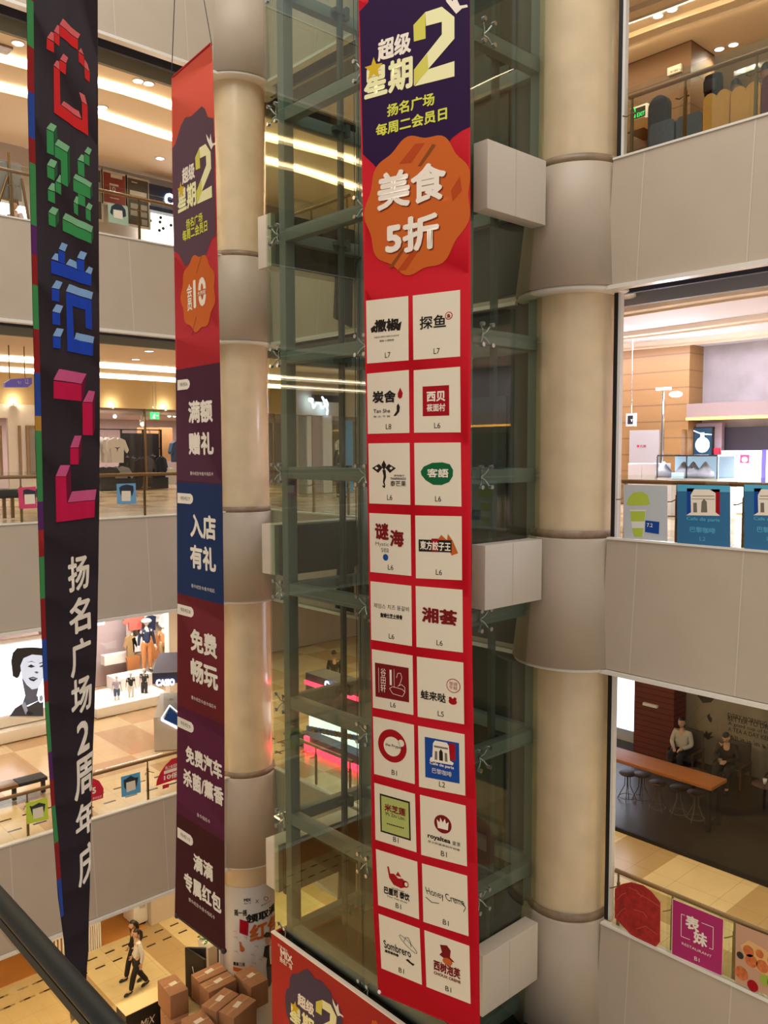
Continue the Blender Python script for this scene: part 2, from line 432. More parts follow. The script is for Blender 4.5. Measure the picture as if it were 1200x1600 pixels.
def band_right(y0, y1, zt, zb, lean=.15, dx=1.62, off=0.0):
    x = XR; m = MB()
    pr = [(x, zt), (x+.12, zt), (x+.12, zb+.1), (x-lean+.1, zb), (x-lean, zb)]
    m.add([(a, y0, b) for a, b in pr]+[(a, y1, b) for a, b in pr], [[0, 1, 2, 3, 4], [9, 8, 7, 6, 5]]+[[i, (i+1) % 5, 5+(i+1) % 5, 5+i] for i in range(5)], 'band_panel')
    y = y0+off
    while y < y1:
        m.add([(x-.004, y, zt-.01), (x-.004, y+.02, zt-.01), (x-lean-.004, y+.02, zb+.01), (x-lean-.004, y, zb+.01)], [[0, 1, 2, 3]], 'band_seam'); y += dx
    tn[0] += 1; struct(m, 'trim_%d' % tn[0])
    m = MB().box(x-lean-.06, x-lean+.12, y0, y1, zb-.07, zb-.01, 'cove_lip').box(x-.02, x+.10, y0, y1, zt, zt+.03, 'cove_lip')
    tn[0] += 1; struct(m, 'trim_%d' % tn[0])
BANDS = [(Z2, 22.2), (Z1, 16.45), (Z0, 10.6), (Zm, 4.38)]
for i, (zt, zb) in enumerate(BANDS):
    band_left(-9, 10.32, zt, zb, off=.6+.25*i)
    band_right(-5, 7.22, zt, zb, off=.35)
    band_right(8.9, 16.3, zt, zb, off=.5)
# slab edges behind the bands
for zt, zb in BANDS:
    struct(MB().box(-9, 27, 16.62, 16.75, zb+.16, zt-.26, 'dark_panel').box(11.5, 11.62, -5, 16.6, zb+.16, zt-.26, 'dark_panel'), 'trim_%d' % (tn[0]+1)); tn[0] += 1

# head strips behind the bands; the dark ones paint in the recess's shade
mat('recess_shade', '2c3040', .6); mat('recess_grey', '8d8d94', .6); mat('recess_olive', '8c8672', .6)
for zc, gm in ((16.6, 'recess_grey'), (22.35, 'recess_olive')):
    struct(MB().box(11.62, 11.7, -5, 16.5, zc-.22, zc, 'recess_shade').box(12.1, 12.2, -5, 16.5, zc-.32, zc, gm), 'trim_%d' % (tn[0]+1)); tn[0] += 1
    struct(MB().box(-9, 24, 16.8, 16.9, zc-.22, zc, 'recess_shade').box(-9, 24, 17.2, 17.3, zc-.34, zc, 'recess_olive'), 'trim_%d' % (tn[0]+1)); tn[0] += 1
# ------------------------------------------------------------------ columns
def column(cx, cy, label):
    t = thing('column', (cx, cy, 0), label, 'column')
    segs = [(0.0, 4.38), (Zm, 10.6), (Z0, 16.45), (Z1, 22.2), (Z2, 27)]
    r = .65
    for a, b in segs:
        m = MB(); zz = a+.16; h = 1.93
        m.lathe((cx, cy, 0), [(r, a+.12), (r, b+.05)], 'column_stone', 48)
        m.build('stone_shaft', t)
        MB().lathe((cx, cy, 0), [(r-.03, a+.14), (r-.03, a+.12), (r+.05, a+.12), (r+.05, a), (r-.1, a)], 'collar_stone', 48).build('base_collar', t)
    for zt, zb in BANDS:
        m = MB().lathe((cx, cy, 0), [(r-.05, zt), (.72, zt), (.74, zt-.02), (.96, zb), (.93, zb), (.60, zb+.02)], 'band_panel', 48)
        m.build('ring_cladding', t)
        MB().lathe((cx, cy, 0), [(.60, zb+.02), (.92, zb), (.93, zb-.05), (.86, zb-.07), (.60, zb-.06)], 'cove_lip', 48).build('ring_lip', t)
    return t
column(11.55, 8.0, 'round cream stone column between the lift shaft and the café balcony')
column(10.88, 16.78, 'round cream stone column behind the long narrow red and blue banner')

# ------------------------------------------------------------------ glass lift shaft
LX0, LX1, LY0, LY1 = 9.0, 11.3, 8.2, 12.94
JZ = [4.78, 7.02, 9.27, 11.42, 13.58, 15.68, 17.87, 19.98, 22.1]
mat('pit_shade', '0d0f0b', .7)
lift = thing('lift_shaft', (10.15, 10.57, 0), 'tall square glass lift shaft with grey steel frame between the two columns', 'lift shaft')
for (x, y) in ((9.27, 12.68), (9.36, 8.44), (11.12, 12.68), (11.12, 8.44)):
    MB().box(x-.11, x+.11, y-.09, y+.09, 0, 27, 'steel_paint', .01).build('post', lift)
for z in JZ:
    for (x0, x1, y0, y1) in ((9.17, 9.36, 8.53, 12.59), (9.38, 11.02, 12.6, 12.78), (9.47, 11.02, 8.35, 8.53), (11.04, 11.2, 8.53, 12.59)):
        MB().box(x0, x1, y0, y1, z-.11, z+.11, 'steel_paint', .01).build('cross_beam', lift)
zz = [2.6]+JZ+[24.2]
for a, b in zip(zz, zz[1:]):
    for (x0, x1, y0, y1) in ((LX0, LX0+.02, 8.21, 10.34), (LX0, LX0+.02, 10.36, LY1), (LX0+.03, LX1, LY1-.02, LY1), (LX0+.03, LX1, LY0, LY0+.02)):
        MB().box(x0, x1, y0, y1, a+.01, b-.01, 'lift_glass').build('glass_panel', lift)
def spider(p, n):      # four-armed glass fitting, n = outward normal
    n = Vector(n); s = n.cross(Vector((0, 0, 1))); m = MB(); P = Vector(p)
    for a in (-1, 1):
        for b in (-1, 1):
            q = P + s*(.11*a)+Vector((0, 0, .15*b))
            m.tube([P-n*.12, P-n*.06+s*.04*a+Vector((0, 0, .05*b)), q-n*.03], .014, 'chrome', 6)
            m.tube([q-n*.03, q+n*.025], .034, 'chrome', 10)
    return m
sp = None
for z in JZ:
    for y in (12.72, 10.35, 8.42):
        if sp is None: sp = spider((9.0, 10.35, 0), (-1, 0, 0)).build('spider_fitting', lift); sp.location = Vector((0, y-10.35, z)); continue
        c = sp.copy(); COL.objects.link(c); c.parent = lift; c.location = Vector((0, y-10.35, z))
sq = None
for z in JZ:
    for x, n in ((9.62, 0),):
        if sq is None: sq = spider((9.62, LY0, 0), (0, -1, 0)).build('spider_fitting', lift); sq.location = Vector((0, 0, z)); continue
        c = sq.copy(); COL.objects.link(c); c.parent = lift; c.location = Vector((0, 0, z))
for (x, y) in ((10.42, 12.52), (10.26, 8.62)):
    m = MB().box(x-.05, x+.05, y-.04, y+.04, 1, 26, 'steel_dark')
    for z in JZ: m.box(x-.16, x+.16, y-.06, y+.06, z-.02, z+.06, 'steel_dark').box(x+.08, x+.16, y-.1, y+.02, z-.1, z+.12, 'steel_dark')
    m.build('guide_rail', lift)
for i, (x, y) in enumerate(((9.95, 11.9), (10.1, 11.75), (10.02, 11.55), (9.7, 9.2), (9.8, 9.2), (9.9, 9.25), (10.05, 9.3))):
    MB().tube([(x, y, 1), (x, y, 26)], .008, 'soft_black', 6).build('hoist_cable', lift)
m = MB().box(11.2, 11.28, 8.55, 12.0, 0, 26, 'dark_panel')
for zt in (Z1, Z0, Zm):
    m.box(11.17, 11.2, 9.1, 10.1, zt, zt+2.3, 'steel_dark').box(11.17, 11.2, 10.7, 11.7, zt, zt+2.3, 'steel_dark')
m.build('landing_wall', lift)
MB().box(LX0+.04, LX1-.02, LY0+.04, LY1-.04, .0, 4.5, 'pit_shade').build('pit_shade_block', lift)  # solid near-black block put in so the lift foot reads as unlit
mat('letter_grey', '24261f', .6)
for zt in (Z1, Z0, Zm):
    MB().box(9.27, 10.62, 7.92, 8.18, zt-.95, zt, 'white_panel', .004).box(9.9, 9.915, 7.916, 7.92, zt-.94, zt-.01, 'band_seam').build('link_beam', lift)
    MB().box(9.12, 11.25, 12.96, 13.38, zt-.95, zt, 'white_panel', .004).build('link_beam', lift)
    MB().box(9.18, 11.02, 12.81, 12.9, zt-.95, zt-.02, 'dark_panel').box(9.55, 9.56, 12.80, 12.82, zt-.93, zt-.04, 'black').build('inner_panel', lift)
    MB().prism([(10.6, zt-.95), (11.0, zt-.95), (10.98, zt-1.9), (10.55, zt-1.75)], 12.86, 12.93, 'dark_panel', lambda a, b, c: (a, c, b)).build('bracket_plate', lift)
# the floor mark L3 seen in reverse on the inner panel
vs, fs = text_mesh('L3', .03)
m = MB(); m.add([(10.25-a*.75, 12.79, Z1-.5+b*.6) for a, b in vs], fs, 'letter_grey'); m.build('floor_mark', lift)

# ------------------------------------------------------------------ balustrades
def rail_run(axis, c, a0, a1, z, posts, label, joints):
    """axis 'x': runs along X at Y=c ; axis 'y': runs along Y at X=c"""
    P = (lambda a, o, h: (a, c+o, h)) if axis == 'x' else (lambda a, o, h: (c+o, a, h))
    t = thing('balustrade', P((a0+a1)/2, .05, z), label, 'balustrade')
    def bx(m, a, b, o0, o1, h0, h1, mt, bev=0):
        p, q = P(a, o0, h0), P(b, o1, h1); m.box(min(p[0], q[0]), max(p[0], q[0]), min(p[1], q[1]), max(p[1], q[1]), h0, h1, mt, bev)
    m = MB(); m.tube([P(a0, .10, z+.9), P(a1, .10, z+.9)], .035, 'wood_rail', 12); m.build('handrail', t)
    js = [a0]+[j for j in joints if a0 < j < a1]+[a1]
    for a, b in zip(js, js[1:]):
        m = MB(); bx(m, a+.006, b-.006, 0, .012, z+.03, z+1.0, 'rail_glass'); m.build('glass_panel', t)
    for p in posts:
        m = MB(); bx(m, p-.02, p+.02, .09, .13, z, z+.72, 'bronze'); bx(m, p-.012, p+.012, .095, .12, z+.72, z+.88, 'bronze')
        for s_ in (-1, 1):
            m.tube([P(p, .1, z+.66), P(p+.07*s_, .07, z+.62), P(p+.1*s_, .012, z+.62)], .01, 'bronze', 6)
        m.build('post', t)
    return t
def seq(a, b, st): 
    out = []; x = a
    while x <= b: out.append(x); x += st
    return out
PX_L = {Z1: (17, 222), Z0: (12, 160, 231), Zm: (15, 167, 236)}
nmL = {Z1: 'upper', Z0: 'middle', Zm: 'lowest'}
for z in (Z1, Z0, Zm):
    ref = ony({Z1: 222, Z0: 231, Zm: 236}[z], {Z1: 330, Z0: 790, Zm: 1240}[z], YL).x
    st = 1.28
    xs = sorted([ref+st*k for k in range(-11, 3) if ref+st*k < 10.1])
    rail_run('x', YL+.03, -8, 10.12, z, xs, 'glass balustrade with timber handrail along the %s left gallery' % nmL[z], [x+.03 for x in xs])
for z, uu in ((Z1, ((1063, 160), (1175, 110))), (Z0, ((1050, 810), (1155, 815))), (Zm, ((1043, 1450), (1140, 1490)))):
    ys = [onx(u, v, XR).y for u, v in uu]; st = ys[0]-ys[1]
    yy = [ys[0]-st*k for k in range(0, 6)]+[7.0]
    rail_run('y', XR+.03, ys[0]-st*5-.4, 7.05, z, yy, 'glass balustrade with timber handrail along the %s right gallery' % nmL[z], [y+.03 for y in yy[:-1]])
    rail_run('y', XR+.03, 13.5, 16.0, z, [13.6, 14.8, 15.9], 'glass balustrade behind the lift shaft on the %s gallery' % nmL[z], [14.83])
# shutter guides beside the columns
for cx, cy, who in ((11.53, 7.22, 'beside the column right of the lift'), (10.13, 16.86, 'by the far stone column')):
    for (a, b), nm in (((Z1+.02, 22.3), 'upper'), ((Z0+.02, 16.55), 'middle'), ((Zm+.02, 10.7), 'lower'), ((0, 4.45), 'ground floor')):
        t = thing('shutter_guide', (cx, cy, a), '%s vertical black and white shutter guide %s' % (nm, who), 'shutter guide')
        MB().box(cx-.05, cx+.03, cy-.03, cy+.03, a, b, 'black').build('channel', t)
        MB().box(cx-.04, cx+.05, cy-.08, cy-.035, a, b, 'white').build('cover_strip', t)
# the near handrail at the photographer's own balcony
t = thing('balustrade', (.5, 3, Z0), 'dark blurred handrail crossing the bottom left corner close to the camera', 'balustrade')
mat('near_rail', '141814', .45, spec=.3)
glassmat('near_glass', (.95, .91, .84), .02)
MB().tube([(.449, -1.5, 13.2), (.449, 7.9, 13.2)], .0155, 'near_rail', 16).box(.442, .462, -1.5, 7.9, 13.162, 13.178, 'near_rail').build('handrail', t)
MB().box(.445, .457, -1.5, 7.9, 12.5, 13.15, 'near_glass').build('glass_panel', t)
# ================================================================== HANGING BANNERS
def xy_on(u, v, O, hd):      # point of the vertical plane through O with heading hd seen at pixel u,v
    r = ray(u, v); d = Vector((math.cos(hd), math.sin(hd)))
    det = r.x*(-d.y)+r.y*d.x; t = (O.x*(-d.y)+O.y*d.x)/det
    P = CAMP+r*t; return (Vector((P.x, P.y))-O).dot(d), P.z
def rows_from(edges, O_of, hd_of, wfull=None):
    rows = []
    for v, uL, uR in edges:
        O, hd = O_of(v), hd_of(v)
        sl, z = xy_on(uL, v, O, hd); vr = v
        for _ in range(12):
            sr, z2 = xy_on(uR, vr, O, hd); D = dist((O.x, O.y, z)); vr += (z2-z)*F_PX/D*.8
        sc = sr
        if wfull: sr = sl+wfull if sr-sl < wfull-.02 else sr
        rows.append((z, O, Vector((math.cos(hd), math.sin(hd))), sl, sr, sc if wfull else 99))
    return rows
def at_depth(u, dep): P = CAMP+ray(u, 715)*dep; return Vector((P.x, P.y))
mat('banner_black', '2a2228', .75, spec=.12); mat('banner_edge_red', '8e2326', .7, spec=.12); mat('banner_green', '3f8a50', .7, spec=.12); mat('banner_blue', '2c4a9c', .7, spec=.12)
mat('banner_purple', '5a2a68', .7, spec=.12); mat('banner_yellow', 'b88a3a', .7, spec=.12); mat('banner_back', '6a4a30', .8, spec=.12)
mat('red_front', 'cf2a2c', .7, spec=.12); mat('red_top', 'd8666a', .7, spec=.12); mat('green_front', '3a9152', .7, spec=.12); mat('green_top', '7fb98c', .7, spec=.12); mat('green_side', '285a3a', .7, spec=.12)
mat('blue_front', '1f46b8', .7, spec=.12); mat('blue_top', '86aede', .7, spec=.12); mat('pink_front', 'c41a4c', .7, spec=.12); mat('pink_top', 'cc5a8c', .7, spec=.12); mat('pink_side', '6e1838', .7, spec=.12)
mat('text_white', 'f0e8da', .7, spec=.12); mat('text_black', '2a2420', .7, spec=.12); mat('text_red', '7c1a1c', .7, spec=.12); mat('text_grey', '7d7468', .7, spec=.12)
mat('b3_red', 'b4081a', .6, spec=.12); mat('b3_purple', '2e1740', .5, spec=.12); mat('b3_orange', 'cc6428', .55, spec=.12); mat('b3_orange_dark', 'b8481e', .55, spec=.12); mat('b3_brown', '8a4a20', .6, spec=.12)
mat('b3_white', 'f6eada', .55, spec=.12); mat('b3_shadow', '7a2c14', .6, spec=.12); mat('b3_lime', 'dcdc54', .6, spec=.12); mat('b3_gold', 'd8b42c', .55, spec=.12); mat('b3_pale', 'f4efb8', .55, spec=.12); mat('b3_olive', 'd8d05c', .55, spec=.12)
mat('card_paper', 'ece0ca', .6, spec=.12); mat('logo_red', 'a8121e', .6, spec=.12); mat('logo_green', '17653a', .6, spec=.12); mat('logo_blue', '1c4a9c', .6, spec=.12); mat('logo_orange', 'c8642a', .6, spec=.12)
mat('logo_lime', 'b4bc6c', .6, spec=.12); mat('hem', 'b01020', .5, spec=.12)
mat('b2_red', 'a8222c', .7, spec=.12); mat('b2_top', 'cc5240', .75, spec=.12); mat('b2_purple', '5e4552', .7, spec=.12); mat('b2_s6', '4a2438', .7, spec=.12); mat('b2_s7', '1e3460', .7, spec=.12)
mat('b2_s8', '6a2228', .7, spec=.12); mat('b2_s9', '561c36', .7, spec=.12); mat('b2_s10', '42181e', .7, spec=.12)

def emblem(P, A, L=3):
    a, b, c, d, e, f = A
    T = lambda x, y: (a*x+b*y+c, d*x+e*y+f)
    def pl(pts, m, l=L): P.poly([T(*p) for p in pts], m, l)
    def tx(s_, x, y, w, h, m, l=L, bold=.045): u, v = T(x, y); P.text(s_, u, v, w*a, h*e, m, l, bold)
    pl([(342, 140), (408, 68), (410, 215), (345, 232)], 'b3_olive')
    pl([(408, 68), (500, 38), (570, 95), (500, 122), (412, 145)], 'b3_pale')
    pl([(500, 122), (570, 95), (570, 215), (345, 477), (345, 388), (500, 192)], 'b3_pale', L)
    pl([(345, 388), (420, 300), (425, 385), (348, 477)], 'b3_olive', L+1)
    pl([(418, 388), (570, 340), (570, 425), (348, 480)], 'b3_pale', L)
    pl([(513, -35), (525, 10), (580, 78), (612, 48), (645, 40), (640, 26), (618, 30), (600, 32), (588, 6), (580, -40), (560, 8), (548, -4)], 'b3_white')
    tx('超级', 235, 258, 186, 122, 'b3_white'); tx('星期', 200, 435, 272, 180, 'b3_pale')
    pts = []
    for i in range(10):
        r = 50 if i % 2 == 0 else 22; an = -PI/2+i*PI/5
        pts.append((122+r*math.cos(an)*1.05, 383+r*math.sin(an)*1.3-.25*r*math.cos(an)))
    pl(pts, 'b3_gold', L+2)

# ---------- the big red restaurant banner in front of the lift
B3 = [(-60, 559.5, 734), (0, 560, 734), (140, 562.6, 734.6), (337, 567, 735), (450, 568.5, 735.5), (700, 573, 735.5), (920, 576.5, 736.5), (1115, 581, 740), (1210, 580, 744), (1303, 580.5, 746), (1430, 583.5, 749), (1500, 588, 749.5), (1551, 591, 750)]
O3 = at_depth(655, 11.3); H3 = math.radians(104.1)
rows = rows_from(B3, lambda v: O3, lambda v: H3); S3 = Cloth(rows, ripple=.006, freq=5, step=.12)
ban3 = thing('banner', (O3.x, O3.y, rows[-1][0]), 'tall red banner with two columns of square white restaurant logo cards', 'banner')
def cloth_base(S, m, layer=0, z0=None, z1=None):
    zs = [r[0] for r in S.rows]; pts = [(r[3], r[0]) for r in S.rows]+[(r[4], r[0]) for r in S.rows[::-1]]
    return pts
P = Print(S3); P.polyS(cloth_base(S3, None), 'b3_red', -2); P.polyS(cloth_base(S3, None), 'b3_red', 0)
ez = lambda v, k: (S3.at(S3.inv(655, v)[1])[k])
P.poly([(562, 18), (575, 4), (584, -40), (734, -40), (735, 198), (722, 204), (707, 215), (695, 230), (688, 262), (640, 280), (604, 262), (593, 268), (583, 256), (567, 241)], 'b3_purple', 1)
emblem(P, (1/3.557, 0, 550, 0, 1/3.557, 0), 3)
P.text('扬名广场', 641.4, 164, 74, 20, 'b3_lime', 3, .035); P.text('每周二会员日', 641.7, 191, 111, 20, 'b3_lime', 3, .035)
P.blob(650.5, 320, 163, 213, 'b3_orange', 2, n=90, wave=.04, k=9, rot=.3)
z = lambda pts, ox=550, oy=0, k=3.557: [(ox+x/k, oy+y/k) for x, y in pts]
P.poly(z([(352, 800), (405, 795), (330, 905), (262, 912)]), 'b3_orange_dark', 3); P.poly(z([(448, 800), (468, 808), (385, 925), (365, 925)]), 'b3_brown', 3)
P.poly(z([(600, 980), (612, 1060), (560, 1120), (550, 1060)]), 'b3_orange_dark', 3); P.poly(z([(285, 1375), (305, 1372), (225, 1490), (208, 1483)]), 'b3_brown', 3)
P.poly(z([(330, 1400), (370, 1395), (300, 1500), (250, 1508)]), 'b3_orange_dark', 3)
for dx, m, l in ((1.6, 'b3_shadow', 4), (0, 'b3_white', 5)):
    P.text('美食', 642+dx, 291+dx, 108, 60, m, l, .04); P.text('5折', 643.5+dx, 366+dx, 84, 56, m, l, .045)
P.mb.build('printed_cloth', ban3)
# soft cast: hem rod and the tie knobs
q = S3.rows[-1]; a_, b_ = S3.map(q[3], q[0], -.01), S3.map(q[4], q[0], -.01)
MB().tube([a_, b_], .018, 'hem', 8).build('hem_rod', ban3)
m = MB(); m.sphere(S3.map(q[3]-.02, q[0]+.02, 0), .03, 'white', 10); m.tube([S3.map(q[3], q[0]+.02, 0), S3.map(q[3]-.35, q[0]-.1, -.2)], .006, 'white', 6); m.build('tie_cord', ban3)

c5, c6, c7 = (560, 440, 3.333), (560, 900, 3.72), (560, 1210, 4.105)
CARDS = [
 (c5, (40, 100), (260, 75), (262, 410), (45, 427)), (c5, (283, 73), (530, 43), (530, 390), (287, 408)),
 (c5, (45, 480), (263, 460), (266, 788), (50, 793)), (c5, (288, 462), (530, 443), (533, 785), (290, 787)),
 (c5, (52, 843), (267, 840), (271, 1163), (57, 1155)), (c5, (291, 840), (533, 838), (537, 1172), (295, 1163)),
 (c5, (57, 1205), (272, 1215), (276, 1533), (62, 1512)), (c5, (296, 1218), (538, 1222), (540, 1555), (300, 1545)),
 (c6, (70, 30), (308, 57), (312, 408), (75, 370)), (c6, (333, 58), (605, 80), (608, 445), (338, 412)),
 (c6, (78, 425), (315, 462), (320, 808), (85, 765)), (c6, (340, 468), (610, 503), (615, 862), (345, 818)),
 (c6, (85, 815), (323, 865), (328, 1210), (92, 1150)), (c6, (347, 870), (617, 920), (622, 1277), (353, 1225)),
 (c7, (102, 53), (363, 125), (373, 500), (110, 418)), (c7, (395, 130), (688, 200), (697, 590), (403, 515)),
 (c7, (112, 478), (378, 560), (390, 930), (127, 838)), (c7, (408, 570), (698, 650), (707, 1038), (417, 945)),
 (c7, (130, 893), (393, 988), (408, 1350), (148, 1243)), (c7, (423, 998), (712, 1100), (720, 1473), (437, 1362))]
class Card:
    def __init__(s, spec):
        (ox, oy, k), *c = spec; s.c = [(ox+x/k, oy+y/k) for x, y in c]; s.P = Print(S3)
        s.P.poly(s.c, 'card_paper', 1)
        (x0, y0), (x1, y1), (x2, y2), (x3, y3) = s.c; s.w = (x1-x0+x2-x3)/2; s.h = (y3-y0+y2-y1)/2
    def p(s, a, b):
        (x0, y0), (x1, y1), (x2, y2), (x3, y3) = s.c
        return ((x0*(1-a)+x1*a)*(1-b)+(x3*(1-a)+x2*a)*b, (y0*(1-a)+y1*a)*(1-b)+(y3*(1-a)+y2*a)*b)
    def t(s, body, a, b, w, h, m='text_black', l=3, bold=.02, slant=0): s.P.text(body, *s.p(a, b), w*s.w, h*s.h, m, l, bold, slant); return s
    def poly(s, pts, m, l=2): s.P.poly([s.p(*q) for q in pts], m, l); return s
    def rect(s, a0, b0, a1, b1, m, l=2): return s.poly([(a0, b0), (a1, b0), (a1, b1), (a0, b1)], m, l)
    def blob(s, a, b, w, h, m, l=2, **k): s.P.blob(*s.p(a, b), w*s.w, h*s.h, m, l, **k); return s
    def end(s, lv, lab): 
        s.t(lv, .5, .89, .13, .085, 'text_black', 3, .0); return s.P.mb.build('logo_card', ban3, 'square white card with %s' % lab)
C = [Card(c) for c in CARDS]
C[0].t('撒椒', .48, .42, .58, .20, bold=.05).t('SAJIAO SPICY RESTAURANT', .48, .60, .6, .03, 'text_grey').t('撒椒 小湘菜馆', .48, .66, .34, .03, 'text_grey').poly([(.10, .45), (.2, .40), (.22, .5), (.12, .52)], 'text_black').poly([(.74, .42), (.84, .38), (.80, .52), (.72, .52)], 'text_black').end('L7', 'black brush-written characters and leaves')
C[1].t('探鱼', .42, .44, .56, .20, bold=.02).blob(.76, .37, .16, .12, 'logo_red').blob(.76, .37, .125, .095, 'card_paper', 3).t('鱼', .76, .37, .08, .06, 'logo_red', 4, .04).end('L7', 'black characters and a small red seal')
C[2].t('炭舍', .40, .40, .56, .20, bold=.045).poly([(.74, .52), (.78, .58), (.76, .66), (.68, .72), (.62, .72), (.70, .64), (.70, .56)], 'text_black').poly([(.79, .27), (.85, .36), (.83, .43), (.78, .45), (.73, .42), (.73, .36)], 'logo_red').t('Tan She', .34, .63, .40, .06, bold=.01).t('炭 火 干 锅', .34, .72, .4, .03, 'text_grey').end('L8', 'black characters and a red drop')
C[3].rect(.19, .27, .76, .74, 'logo_red').t('西贝', .475, .435, .40, .16, 'b3_white', 3, .04).t('莜面村', .475, .61, .40, .12, 'b3_white', 3, .03).end('L6', 'a red square of white characters')
d = C[4]
for sx in (-1, 1): d.poly([(.37+sx*.03, .40), (.37+sx*.12, .34), (.37+sx*.29, .41), (.37+sx*.14, .49)], 'text_black', 2).poly([(.37+sx*.13, .41), (.37+sx*.18, .385), (.37+sx*.22, .41), (.37+sx*.17, .435)], 'card_paper', 3)
d.poly([(.37, .28), (.43, .36), (.37, .46), (.31, .36)], 'text_black').poly([(.33, .44), (.41, .44), (.42, .56), (.38, .64), (.40, .70), (.38, .74), (.33, .72), (.33, .69), (.37, .70), (.34, .64), (.36, .54)], 'text_black')
d.t('泰国餐厅', .74, .53, .26, .03, 'text_grey').t('THAIMANGO', .71, .58, .38, .04).t('泰芒果', .71, .66, .38, .09, bold=.01).end('L6', 'a dark elephant and lotus emblem')
C[5].poly([(.13, .46), (.20, .38), (.38, .32), (.60, .31), (.76, .34), (.83, .43), (.82, .53), (.74, .62), (.58, .67), (.40, .67), (.24, .60), (.15, .52)], 'logo_green').t('客語', .50, .48, .46, .14, 'b3_white', 3, .03).end('L6', 'a green leaf shape with two characters')
C[6].t('谜', .30, .30, .34, .28, 'text_red', 3, .05).t('海', .66, .40, .34, .28, 'text_red', 3, .05).t('Mystic', .30, .52, .32, .08, 'text_grey', 3, 0).t('sea', .37, .61, .18, .07, 'text_grey', 3, 0).blob(.38, .73, .13, .11, 'logo_blue').end('L6', 'dark red characters over a blue drop')
C[7].poly([(.45, .40), (.56, .30), (.68, .38), (.70, .28), (.80, .38), (.86, .48), (.92, .58), (.78, .62), (.70, .50), (.50, .46)], 'logo_orange').rect(.07, .38, .78, .57, 'text_black', 3).rect(.35, .36, .49, .56, 'logo_red', 4).t('東方餃子王', .43, .475, .66, .14, 'b3_white', 5, .03).end('L6', 'white characters on black strip with flames')
C[8].t('제임스 치즈 등갈비', .50, .40, .86, .08, 'text_black', 3, -.005).t('詹姆仕芝士排骨', .50, .55, .54, .08, 'text_black', 3, .05).end('L6', 'two thin lines of black script')
C[9].t('湘荟', .50, .46, .76, .25, 'text_red', 3, .05).end('L6', 'two dark red brush characters')
d = C[10].rect(.07, .22, .90, .80, 'text_red').t('谷\n田\n轩', .27, .50, .13, .40, 'b3_white', 3, 0)
d.P.line([d.p(.16, .30), d.p(.16, .72)], .5, 'b3_white', 3); d.P.line([d.p(.54, .28), d.p(.54, .60)], .5, 'b3_white', 3)
d.rect(.43, .30, .48, .56, 'b3_white', 3)
for pts in ([(.60, .42), (.63, .34), (.70, .33), (.73, .40), (.70, .48), (.66, .54)], [(.42, .62), (.50, .70), (.74, .72), (.80, .64), (.74, .60), (.50, .58), (.42, .62)], [(.62, .56), (.72, .52), (.80, .56), (.80, .64)]): d.P.line([d.p(*q_) for q_ in pts], .7, 'b3_white', 3)
d.end('L6', 'dark red picture of a cook at a bowl')
C[11].t('蛙来哒', .34, .62, .54, .15, 'text_black', 3, .03).blob(.78, .40, .30, .23, 'logo_red', 2).blob(.78, .40, .27, .205, 'card_paper', 3).t('炭烧\n牛蛙', .78, .40, .18, .13, 'logo_red', 4, 0).blob(.76, .66, .18, .10, 'logo_red').blob(.71, .61, .07, .05, 'logo_red').blob(.81, .61, .07, .05, 'logo_red').end('L5', 'black characters beside a red frog')
C[12].blob(.46, .44, .70, .56, 'logo_red', 2).blob(.46, .45, .42, .33, 'card_paper', 3).blob(.68, .36, .15, .12, 'card_paper', 3).t('the Frypan', .50, .44, .42, .06, 'text_black', 4, .01).end('B1', 'a thick red ring like a frying pan')
d = C[13].rect(.14, .16, .88, .82, 'logo_blue')
d.rect(.66, .19, .80, .46, 'logo_red', 3).poly([(.30, .47), (.32, .24), (.36, .19), (.62, .19), (.66, .24), (.68, .47), (.76, .50), (.74, .54), (.24, .54), (.26, .48)], 'b3_white', 4).poly([(.45, .50), (.45, .36), (.49, .31), (.53, .36), (.53, .50)], 'text_black', 5).poly([(.35, .50), (.36, .36), (.41, .36), (.41, .50)], 'text_grey', 5).poly([(.57, .50), (.57, .36), (.62, .36), (.63, .50)], 'text_grey', 5).rect(.34, .27, .64, .30, 'text_grey', 5)
d.t('Cafe de paris', .50, .58, .52, .06, 'b3_white', 4, .03).t('巴黎咖啡', .50, .69, .42, .085, 'b3_white', 4, 0).end('L2', 'blue square with white triumphal arch')
d = C[14].rect(.13, .16, .87, .83, 'text_black').rect(.165, .19, .835, .80, 'logo_lime', 3).t('米芝莲', .50, .37, .52, .13, 'text_red', 4, .04).t('Mi Zhi Lian', .50, .48, .46, .06, 'text_black', 4, 0, .4).t('■■■■■■■■■', .50, .65, .42, .02, 'text_black', 4, 0).end('B1', 'lime square framed black')
C[15].blob(.49, .40, .38, .30, 'text_red').poly([(.36, .34), (.42, .38), (.44, .30), (.49, .37), (.54, .30), (.56, .38), (.62, .34), (.60, .48), (.38, .48)], 'b3_white', 3).t('royaltea', .40, .66, .50, .10, 'text_black', 3, .04).t('皇茶', .78, .67, .18, .07, 'text_black', 3, 0).t('芝士奶盖茶的开创者', .50, .75, .70, .035, 'text_grey').end('B1', 'dark red disc with white crown')
